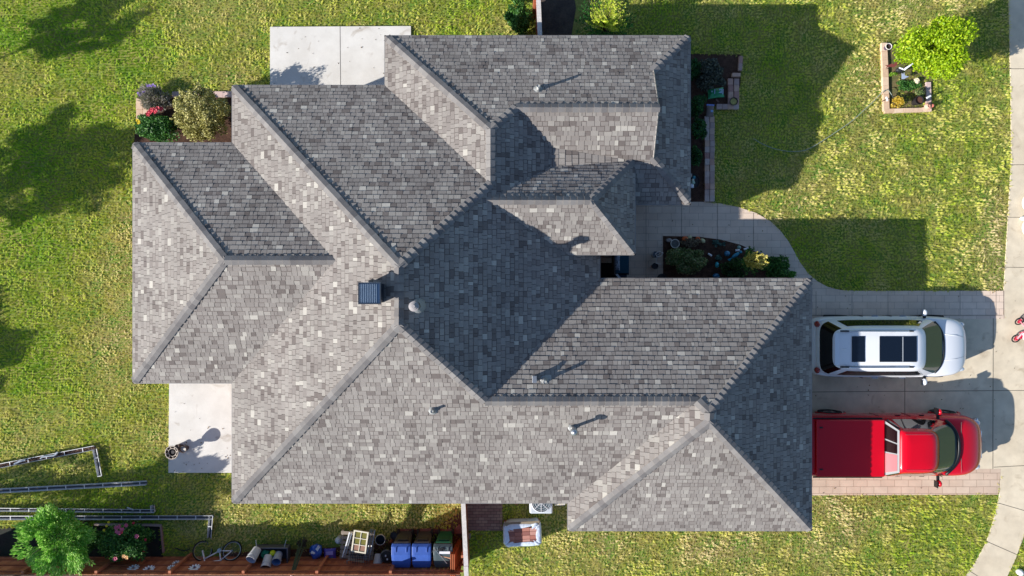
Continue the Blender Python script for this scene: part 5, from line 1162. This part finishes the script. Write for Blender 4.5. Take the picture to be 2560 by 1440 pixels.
x, y = P(2564, 546, .12); solo('white_cushion', MB().ball((0, 0, .08), .19, squash=(1, .45, .5)), m_wh, (x, y, .034), 'white pad lying between the two white rimmed round tubs', 'cushion', smooth=True)
solo('lawn_ornament', MB().lathe([(.001, 0), (.09, 0), (.11, .1), (.07, .2), (.001, .24)], n=16), m_wh, at(2556, 1434, .2)[:2] + (0,), 'small white ornament with rounded top in the lower right corner lawn', 'ornament', smooth=True)
# ---- air conditioner
x, y = P(1353, 1256, .75); t = thing('air_conditioner', (x, y, .03), 'white square outdoor air conditioner half hidden under the lower eave', 'air conditioner')
MB().box((0, 0, .36), (.76, .76, .72)).build('cabinet', M_('ac_grey', (196, 202, 208), rough=.4), t, bevel=.06, seg=3)
MB().lathe([(.31, .722), (.33, .735), (.31, .745)], n=30).build('fan_ring', m_wh, t)
MB().cyl((0, 0, .715), (0, 0, .726), .31, n=30).build('fan_opening', M_('fan_dark', (84, 98, 106), rough=.5), t); g_ = MB()
for k in range(8): a = 2 * PI * k / 8; g_.cyl((.04 * math.cos(a), .04 * math.sin(a), .745), (.33 * math.cos(a), .33 * math.sin(a), .735), .008, n=4)
for r_ in (.12, .2, .27): g_.tube([(r_ * math.cos(a), r_ * math.sin(a), .74) for a in [2 * PI * k / 24 for k in range(24)]], .004, n=4, closed=True)
g_.build('grille', m_wh, t); MB().cyl((0, 0, .74), (0, 0, .755), .05, n=14).build('hub', m_wh, t)
b = MB().prism(pp([(1388, 1240), (1415, 1240), (1412, 1262), (1402, 1264), (1386, 1262)]), 0, .05); tag(b.build('concrete_pad', m_patio), 'small pale concrete slab peeking out right of the air conditioner', 'slab')
# ---- wrapped pallet of pavers
x, y = P(1306, 1336, .5); t = thing('paver_pallet', (x, y, .03), 'pallet of red pavers in torn white plastic wrap below the eave', 'pallet', rz=.06); t.scale = (1.22, 1.22, 1.0)
MB().box((0, 0, .24), (.98, .58, .42)).build('pavers_core', M_('paver_stack_side', (150, 96, 84), rough=.9), t)
b = MB(); g = random.Random(3)
for i in range(4):
    for j in range(4): b.box((-.31 + .205 * i, -.19 + .105 * j + (.0 if i % 2 else .01), .475), (.198, .098, .05), g.uniform(-.02, .02), tone=g.random())
b.build('pavers', mat('paver_top', (.3, .2, .2), rough=.9, tone=[(0, lin((140, 92, 84))), (.5, lin((172, 112, 96))), (1, lin((196, 150, 136)))]), t, bevel=.004)
m_film = mat('plastic_wrap', lin((214, 224, 238)), rough=.22, spec=.7, coat=.6, var=.1, vscale=10, bump=1.0, bscale=9)
b = MB(); K = 64; R0, R1, R2, R3_ = [], [], [], []
for k in range(K):
    a = 2 * PI * k / K; c, s = math.cos(a), math.sin(a); e = 7; X = math.copysign(abs(c) ** (2 / e), c); Y = math.copysign(abs(s) ** (2 / e), s); w = mnoise.noise(Vector((c * 4, s * 4, 1))) * .025; w2 = mnoise.noise(Vector((c * 3, s * 3, 5))) * .10
    R0.append((X * (.50 + w), Y * (.31 + w), .02)); R1.append((X * (.52 + w), Y * (.33 + w), .46)); R2.append((X * (.47 + w), Y * (.28 + w), .54 + w)); R3_.append((X * (.36 + w2), Y * (.19 + w2 * .7) - .01, .515 + w * .6))
L_ = loft([R0, R1, R2, R3_], cap=False); L_.build('plastic_wrap', m_film, t, smooth=True)
MB().box((0, .30, .50), (.95, .1, .03)).build('cardboard_edge', M_('cardboard', (140, 126, 104), rough=.9), t)
solo('loose_brick', MB().box((0, 0, .05), (.2, .1, .07)), M_('pale_brick', (150, 130, 118), rough=.9), at(1173, 1340, .05)[:2] + (0,), 'single grey brick beside the short white topped fence', 'brick', rz=1.45, bevel=.006)
solo('loose_brick', MB().box((0, 0, .05), (.2, .14, .07)), M_('red_brick', (150, 92, 80), rough=.9), at(1146, 1320, .05)[:2] + (0,), 'reddish brick inside the corner of the short fence', 'brick', rz=.7, bevel=.006)
solo('splash_plank', MB().cyl((-.14, -.05, .06), (.14, .06, .10), .025, n=6), M_('plank_orange', (184, 120, 86), rough=.8), at(1299, 1258, .1)[:2] + (0,), 'short orange plank end poking out under the eave left of the air conditioner', 'plank')
# ---- patio table group: chiminea like plant stand
t = thing('plant_stand', (-11.12, -5.38, .08), 'scrollwork metal plant stand with pots at the edge of the side patio', 'plant stand')
m_rust = M_('aged_bronze', (96, 80, 72), rough=.5, metal=.3); m_rustl = M_('pale_scroll', (190, 176, 160), rough=.5)
MB().lathe([(.001, 0), (.14, 0), (.13, .03), (.06, .07), (.04, .2), (.04, .4), (.06, .46), (.001, .46)], n=20).build('pedestal', m_rust, t)
tl = Vector((0, 0, .60)); b = MB()
for r_, z in ((.21, 0), (.13, -.04)): b.tube([(tl.x + r_ * math.cos(a), tl.y + r_ * math.sin(a), tl.z + z) for a in [2 * PI * k / 28 for k in range(28)]], .016, n=6, closed=True)
for k in range(8):
    a = 2 * PI * k / 8; b.tube([(tl.x + .13 * math.cos(a), tl.y + .13 * math.sin(a), tl.z - .04), (tl.x + .17 * math.cos(a + .3), tl.y + .17 * math.sin(a + .3), tl.z - .01), (tl.x + .21 * math.cos(a + .1), tl.y + .21 * math.sin(a + .1), tl.z)], .014, n=5)
b.build('scroll_ring', m_rustl, t, smooth=True); MB().lathe([(.001, .44), (.12, .45), (.2, .55), (.215, .59)], (tl.x, tl.y, 0), n=28).build('bowl', m_rust, t)
MB().cyl((tl.x, tl.y, .46), (tl.x, tl.y, .54), .06, n=12).build('candle', M_('dark_wax', (44, 36, 36), rough=.6), t)
pot(457, 1124, .11, .34, m_rust, 'tall bronze urn on the side patio behind the scrollwork stand', name='urn', cat='urn', fill=m_cer); pot(442, 1117, .075, .26, m_rust, 'small bronze urn tucked beside the scrollwork stand', name='urn', cat='urn')
# ---- front bed ornaments
def pumpkin(u, v, r, label):
    t = thing('pumpkin', at(u, v, r)[:2] + (.04,), label, 'pumpkin'); MB().lathe([(r * .12, r * 1.25), (r * .5, r * 1.42), (r * .9, r * 1.15), (r, r * .7), (r * .85, r * .25), (r * .3, .02), (.001, .02)], n=40, lob=9, amp=.14).build('fruit', M_('pumpkin_orange', (226, 108, 48), rough=.5), t, smooth=True)
    MB().cyl((0, 0, r * 1.2), (r * .1, 0, r * 1.65), r * .14, r * .08, n=6).build('stem', M_('pumpkin_stem', (120, 120, 70), rough=.9), t)
pumpkin(1712, 598, .10, 'ribbed orange pumpkin next to the white bowl in the front bed'); pumpkin(1744, 598, .085, 'smaller bright pumpkin to the right, at the curved bed edge')
pot(1688, 609, .145, .22, m_cer, 'round white bowl planter at the left end of the front bed', name='planter', cat='planter', fill=M_('grey_gravel', (110, 112, 108), rough=1, var=.4, vscale=40))
def pathlight(u, v, label, rz=0):
    t = thing('path_light', at(u, v, .3)[:2] + (.04,), label, 'path light', rz=rz); MB().cyl((0, 0, 0), (0, 0, .26), .015, n=8).build('stake', m_blk, t); MB().cyl((-.07, 0, .29), (.07, 0, .30), .032, n=14).build('lamp_head', m_wh, t)
pathlight(1774, 637, 'white cylinder path light beside the brownish shrub', -.6); pathlight(1843, 626, 'white cylinder path light near the blue ornament', .1); pathlight(1864, 622, 'small lilac white path light by the curved bed edge', .3)
m_teal = M_('teal_glaze', (40, 150, 180), rough=.2, coat=.8)
t = thing('bird_ornament', at(1841, 637, .25)[:2] + (.04,), 'glossy blue bird ornament in the front bed', 'ornament', rz=.6); MB().ball((0, 0, .16), .11, squash=(1.6, .55, .6)).build('body', m_teal, t, smooth=True); MB().ball((.17, 0, .22), .05).build('head', m_teal, t, smooth=True); MB().add([(-.14, 0, .18), (-.30, -.05, .17), (-.32, .04, .17)], [(0, 1, 2)]).build('tail', m_teal, t); MB().cyl((0, 0, 0), (0, 0, .12), .012, n=6).build('stake', m_blk, t)
solo('glass_globe', MB().ball((0, 0, .1), .10, n=16, m=10), M_('blue_globe', (60, 130, 166), rough=.15, coat=.8), at(1818, 634, .15)[:2] + (.04,), 'blue glass globe in the middle of the front bed', 'ornament', smooth=True)
solo('glass_globe', MB().ball((0, 0, .09), .085, n=16, m=10, squash=(.8, 1.2, 1)), M_('turquoise_globe', (60, 190, 200), rough=.15, coat=.8), at(1792, 662, .12)[:2] + (.04,), 'turquoise glass ornament in the dark lower part of the front bed', 'ornament', smooth=True)
solo('glass_globe', MB().ball((0, 0, .07), .07, n=16, m=10), M_('sage_globe', (120, 160, 150), rough=.3, coat=.4), at(1847, 619, .1)[:2] + (.04,), 'pale sage ball just above the blue bird ornament', 'ornament', smooth=True)
solo('glass_globe', MB().ball((0, 0, .1), .10, n=16, m=10, squash=(1.2, .9, .8)), M_('deep_blue_globe', (20, 110, 150), rough=.15, coat=.8), at(1790, 690, .12)[:2] + (.04,), 'deep blue ornament against the garage eave in the front bed', 'ornament', smooth=True)
g = random.Random(12)
for k, (u, v, lb) in enumerate([(1850, 651, 'pale flat stone left of the yellow tipped conifer'), (1858, 657, 'whitish stone nearest the yellow tipped conifer'), (1849, 663, 'grey stone below the pale flat stone'), (1857, 650, 'small pale stone beside the flat stone'), (1672, 601, 'small cream stone beside the white bowl planter'), (1723, 597, 'cream coloured gourd between the two pumpkins'), (1717, 611, 'small pale gourd below the ribbed pumpkin'), (1756, 602, 'pale green gourd right of the smaller pumpkin')]):
    gd = 'gourd' in lb
    solo('gourd' if gd else 'stone', MB().ball((0, 0, .04), .055 + .015 * (k % 3), squash=(1.4, 1, .6), lump=.4, seed=k), M_('gourd_skin', (200, 196, 150), rough=.5) if gd else M_('pale_stone', (170, 160, 154), rough=.9), at(u, v, .06)[:2] + (.045,), lb, 'gourd' if gd else 'stone', rz=g.uniform(0, 3), smooth=True)
# lantern post and pots on the front walk
t = thing('lantern', at(1646, 635, .9)[:2] + (.034,), 'pale framed diamond topped lantern standing on the walk beside the front bed', 'lantern'); b = MB(); m_lan = M_('pewter', (206, 200, 194), rough=.5)
b.tube([(-.10, 0, .9), (0, .09, .9), (.14, .03, .92), (.06, -.08, .9), (-.06, -.08, .9)], .014, n=6, closed=True); b.cyl((0, -.02, 0), (0, -.02, .9), .015, n=6); b.build('hanger', m_lan, t)
b = MB(); b.tube([(-.03, -.08, .8), (-.06, -.3, .78), (.10, -.33, .78)], .012, n=6); b.build('bracket', m_lan, t); MB().lathe([(.001, .1), (.1, .1), (.12, .5), (.001, .52)], n=6).build('lamp_body', M_('lantern_glass', (50, 60, 66), rough=.1, coat=.5), t)
pot(1638, 665, .10, .3, m_potd, 'round black pot on the walk beside the lantern')
pot(1655, 697, .16, .35, m_potd, 'dark planter with a thin wire hoop, half under the garage eave', name='planter', cat='planter')
# bench with pillow and teal seat on the porch
x, y = P(1548, 655, .5); t = thing('porch_bench', (x - .02, y + .05, .034), 'dark porch bench with a teal seat pad, seen between the two roofs', 'bench')
MB().box((.10, 0, .42), (.50, .95, .05)).build('seat', m_potd, t, bevel=.01); MB().box((.11, 0, .48), (.44, .86, .07)).build('seat_pad', M_('teal_fabric', (22, 74, 96), rough=.85), t, bevel=.025, seg=3); MB().box((-.2, 0, .68), (.05, .95, .5)).build('backrest', m_potd, t, bevel=.01)
for sx in (-.12, .30):
    for sy in (-.42, .42): MB().box((sx, sy, .2), (.05, .05, .4)).build('leg', m_potd, t)
mm = mat('patterned_fabric', lin((176, 186, 204)), rough=.8, col2=lin((50, 60, 84)), patch=16)
pl = pillow(.2, .62, .2, seed=9); o = solo('bolster_pillow', pl, mm, (x - .10, y + .02, .66), 'long pillow with a blue and white pattern on the porch bench', 'pillow', smooth=True)
x, y = P(1550, 690, .3); t = thing('side_chair', (x, y - .12, .034), 'dark blue chair with a white paper on it, cut off by the garage eave', 'chair'); MB().box((0, 0, .42), (.40, .42, .05)).build('seat', M_('navy_fabric', (24, 40, 64), rough=.8), t, bevel=.02)
for sx in (-.16, .16):
    for sy in (-.17, .17): MB().box((sx, sy, .2), (.04, .04, .4)).build('leg', m_potd, t)
MB().box((0, -.2, .7), (.4, .04, .5)).build('backrest', m_potd, t); solo('folded_paper', MB().box((0, 0, 0), (.07, .22, .01)), m_wh, (x - .08, y - .02, .49), 'folded white paper on the dark blue porch chair', 'paper', rz=.7)
MB_ = MB().box((0, 0, 0), (.75, .5, .012)); solo('door_mat', MB_, M_('mat_brown', (40, 34, 36), rough=1), (*P(1530, 676, 0), .045), 'dark door mat on the porch between bench and chair', 'mat')
# ---- east side bed objects
t = thing('mulch_sack', at(1790, 232, .15)[:2] + (.11,), 'green bag of garden soil with white print lying in the mulch', 'bag', rz=.12); pillow(.56, .34, .16, seed=5, crumple=.05).build('body', M_('green_film', (10, 150, 92), rough=.3, coat=.4), t, smooth=True)
for px, py, w, d, c in ((.14, .03, .10, .14, m_wh), (-.05, .04, .03, .16, m_wh), (.22, .0, .03, .18, m_wh), (-.14, .05, .04, .05, m_wh)): MB().box((px, py, .083), (w, d, .006), -.2).build('printed_patch', M_('pale_print', (176, 196, 226), rough=.4), t)
solo('garden_trowel', MB().box((0, 0, .03), (.14, .05, .02)), M_('brown_wood', (120, 92, 80), rough=.8), at(1793, 252, .05)[:2] + (.035,), 'short brown wooden block below the green bag', 'block', rz=-.8)
t = thing('paper_sack', at(1776, 276, .2)[:2] + (.16,), 'grey brown paper sack with a blue striped top on the brick edging', 'bag', rz=-.05); pillow(.25, .42, .09, seed=6).build('body', M_('kraft', (132, 116, 108), rough=.8), t, smooth=True)
MB().box((0, .185, .012), (.26, .05, .03)).build('striped_hem', M_('blue_stripe', (130, 150, 214), rough=.5), t); MB().box((.05, -.02, .046), (.08, .07, .006)).build('sticker', M_('sticker', (150, 180, 220), rough=.5), t)
x, y = P(1835, 253, .25); t = thing('round_dish', (x, y, .14), 'dark rimmed round dish with dry yellow filling on the brick corner', 'dish'); MB().lathe([(.001, 0), (.11, 0), (.135, .1), (.12, .1), (.105, .06)], n=28).build('body', m_potd, t); MB().lathe([(.001, .075), (.108, .072)], n=24).build('filling', M_('straw_fill', (176, 166, 100), rough=1, var=.3, vscale=30), t)
x, y = P(1736, 452, .4); t = thing('ornament_tub', (x - .05, y, .035), 'dark round tub of shells and glass at the corner of the east wall', 'tub'); MB().lathe([(.001, 0), (.2, 0), (.235, .3), (.245, .3), (.22, .26), (.001, .24)], n=30).build('body', m_potd, t)
for k, (a, b_, c, r_) in enumerate(((.06, .12, (60, 150, 170), .05), (.02, .04, (214, 214, 196), .045), (.02, -.04, (150, 180, 164), .07), (-.02, -.16, (222, 226, 234), .075))): MB().ball((a, b_, .29), r_, squash=(1, 1, .6), lump=.5, seed=k).build('trinket', mat('trinket%d' % k, lin(c), rough=.3), t, smooth=True)
solo('downspout', MB().box((0, 0, 1.3), (.08, .1, 2.4)), m_fas, (*P(1727, 438, 2.5), 0), 'pale downspout at the east wall beside the ornament tub', 'downspout')
# ---- tree bed objects
m_rst = M_('rust_metal', (128, 62, 56), rough=.7)
t = thing('rooster_ornament', at(2233, 163, .5)[:2] + (.03,), 'rust red bird cutout standing in the tree bed', 'ornament', rz=.15)
sil = [(-.26, -.08), (-.2, 0), (-.26, .04), (-.14, .03), (-.05, .06), (.02, .03), (.09, .08), (.2, .08), (.12, -.02), (.02, -.07), (-.10, -.04), (-.16, -.02)]
b = MB(); b.prism([(x, y) for x, y in sil], .46, .475); b.build('body', m_rst, t); MB().cyl((0, 0, 0), (0, 0, .46), .01, n=6).build('stake', m_blk, t)
t = thing('goose_ornament', at(2257, 172, .4)[:2] + (.03,), 'black and white goose ornament with one raised white wing', 'ornament', rz=.1); MB().ball((-.05, 0, .28), .11, squash=(1.3, .8, .8)).build('body', M_('goose_black', (30, 32, 36), rough=.6), t, smooth=True); MB().add([(.02, -.02, .34), (.10, .04, .42), (.34, .16, .5), (.30, .10, .48), (.06, -.06, .36)], [(0, 1, 2, 3, 4)]).add([(-.14, .03, .38), (-.02, -.05, .40), (.0, .0, .41), (-.12, .07, .38)], [(0, 1, 2, 3)]).build('wing', m_wh, t); MB().cyl((0, 0, 0), (0, 0, .22), .012, n=6).build('stake', m_blk, t)
t = thing('rabbit_ornament', at(2262, 190, .3)[:2] + (.03,), 'pale grey rabbit cutout with upright ears in the tree bed', 'ornament'); b = MB(); b.prism([(-.10, -.10), (-.02, -.10), (.04, -.06), (.14, -.02), (.06, .0), (.0, .02), (-.02, .12), (-.05, .05), (-.10, .10), (-.10, .0)], .26, .275); b.build('body', M_('rabbit_grey', (166, 178, 202), rough=.6), t); MB().cyl((-.02, -.02, 0), (-.02, -.02, .26), .01, n=6).build('stake', m_blk, t)
solo('stone', MB().ball((0, 0, .07), .11, squash=(1, .9, .8), lump=.6, seed=3, n=8, m=6), M_('cream_rock', (226, 212, 180), rough=.9), at(2291, 203, .1)[:2] + (.03,), 'cream coloured rock beside the lime green tree', 'stone')
t = pot(2222, 116, .09, .3, M_('plum_glaze', (70, 54, 84), rough=.3, coat=.5), 'plum glazed pot with a pale rim at the top of the tree bed', fill=m_soilp); MB().tube([(.1 * math.cos(a), .1 * math.sin(a), .3) for a in [2 * PI * k / 20 for k in range(20)]], .012, n=6, closed=True).build('rim', m_cer, t)
pot(2299, 250, .14, .34, m_potd, 'large dark flowerpot with withered contents in the tree bed', fill=M_('withered', (96, 62, 48), rough=1, var=.4, vscale=30))
t = thing('pig_ornament', at(2322, 265, .2)[:2] + (.03,), 'pink clay pig shaped pot at the corner of the tree bed', 'ornament', rz=-.3); MB().ball((0, 0, .12), .12, squash=(1.05, .85, .8)).build('body', M_('pink_clay', (232, 172, 150), rough=.6), t, smooth=True); MB().ball((.11, .05, .17), .06, squash=(1, 1, .9)).build('head', M_('pink_clay2', (224, 130, 110), rough=.6), t, smooth=True); MB().lathe([(.05, .19), (.065, .23), (.04, .2)], n=14).build('opening', m_soilp, t)
pathlight(2216, 248, 'white tipped solar light beside the yellow chrysanthemum', 1.9); pathlight(2320, 243, 'small dark solar light beside the pink clay pig', .5)
# garden hose across the front lawn
hp = [(2227, 246), (2223, 238), (2215, 228), (2204, 230), (2196, 240), (2183, 254), (2160, 275), (2130, 302), (2097, 325), (2067, 345), (2040, 362), (2015, 375), (1990, 379), (1965, 378), (1935, 372), (1905, 360), (1880, 345)]
q = [Vector((*P(u, v, .1), .125 + (.1 if i < 4 else 0))) for i, (u, v) in enumerate(hp)]; fine = []
for i in range(len(q) - 1):
    p0, p1, p2, p3 = q[max(0, i - 1)], q[i], q[i + 1], q[min(len(q) - 1, i + 2)]
    for k in range(6): s = k / 6; fine.append(.5 * ((2 * p1) + (p2 - p0) * s + (2 * p0 - 5 * p1 + 4 * p2 - p3) * s * s + (3 * p1 - p0 - 3 * p2 + p3) * s ** 3))
o_ = fine[0].copy(); solo('garden_hose', MB().tube([tuple(p - Vector((o_.x, o_.y, 0))) for p in fine], .012, n=6), M_('hose_grey', (140, 150, 140), rough=.5), (o_.x, o_.y, 0), 'thin grey garden hose curving across the front lawn from the tree bed', 'hose', smooth=True)
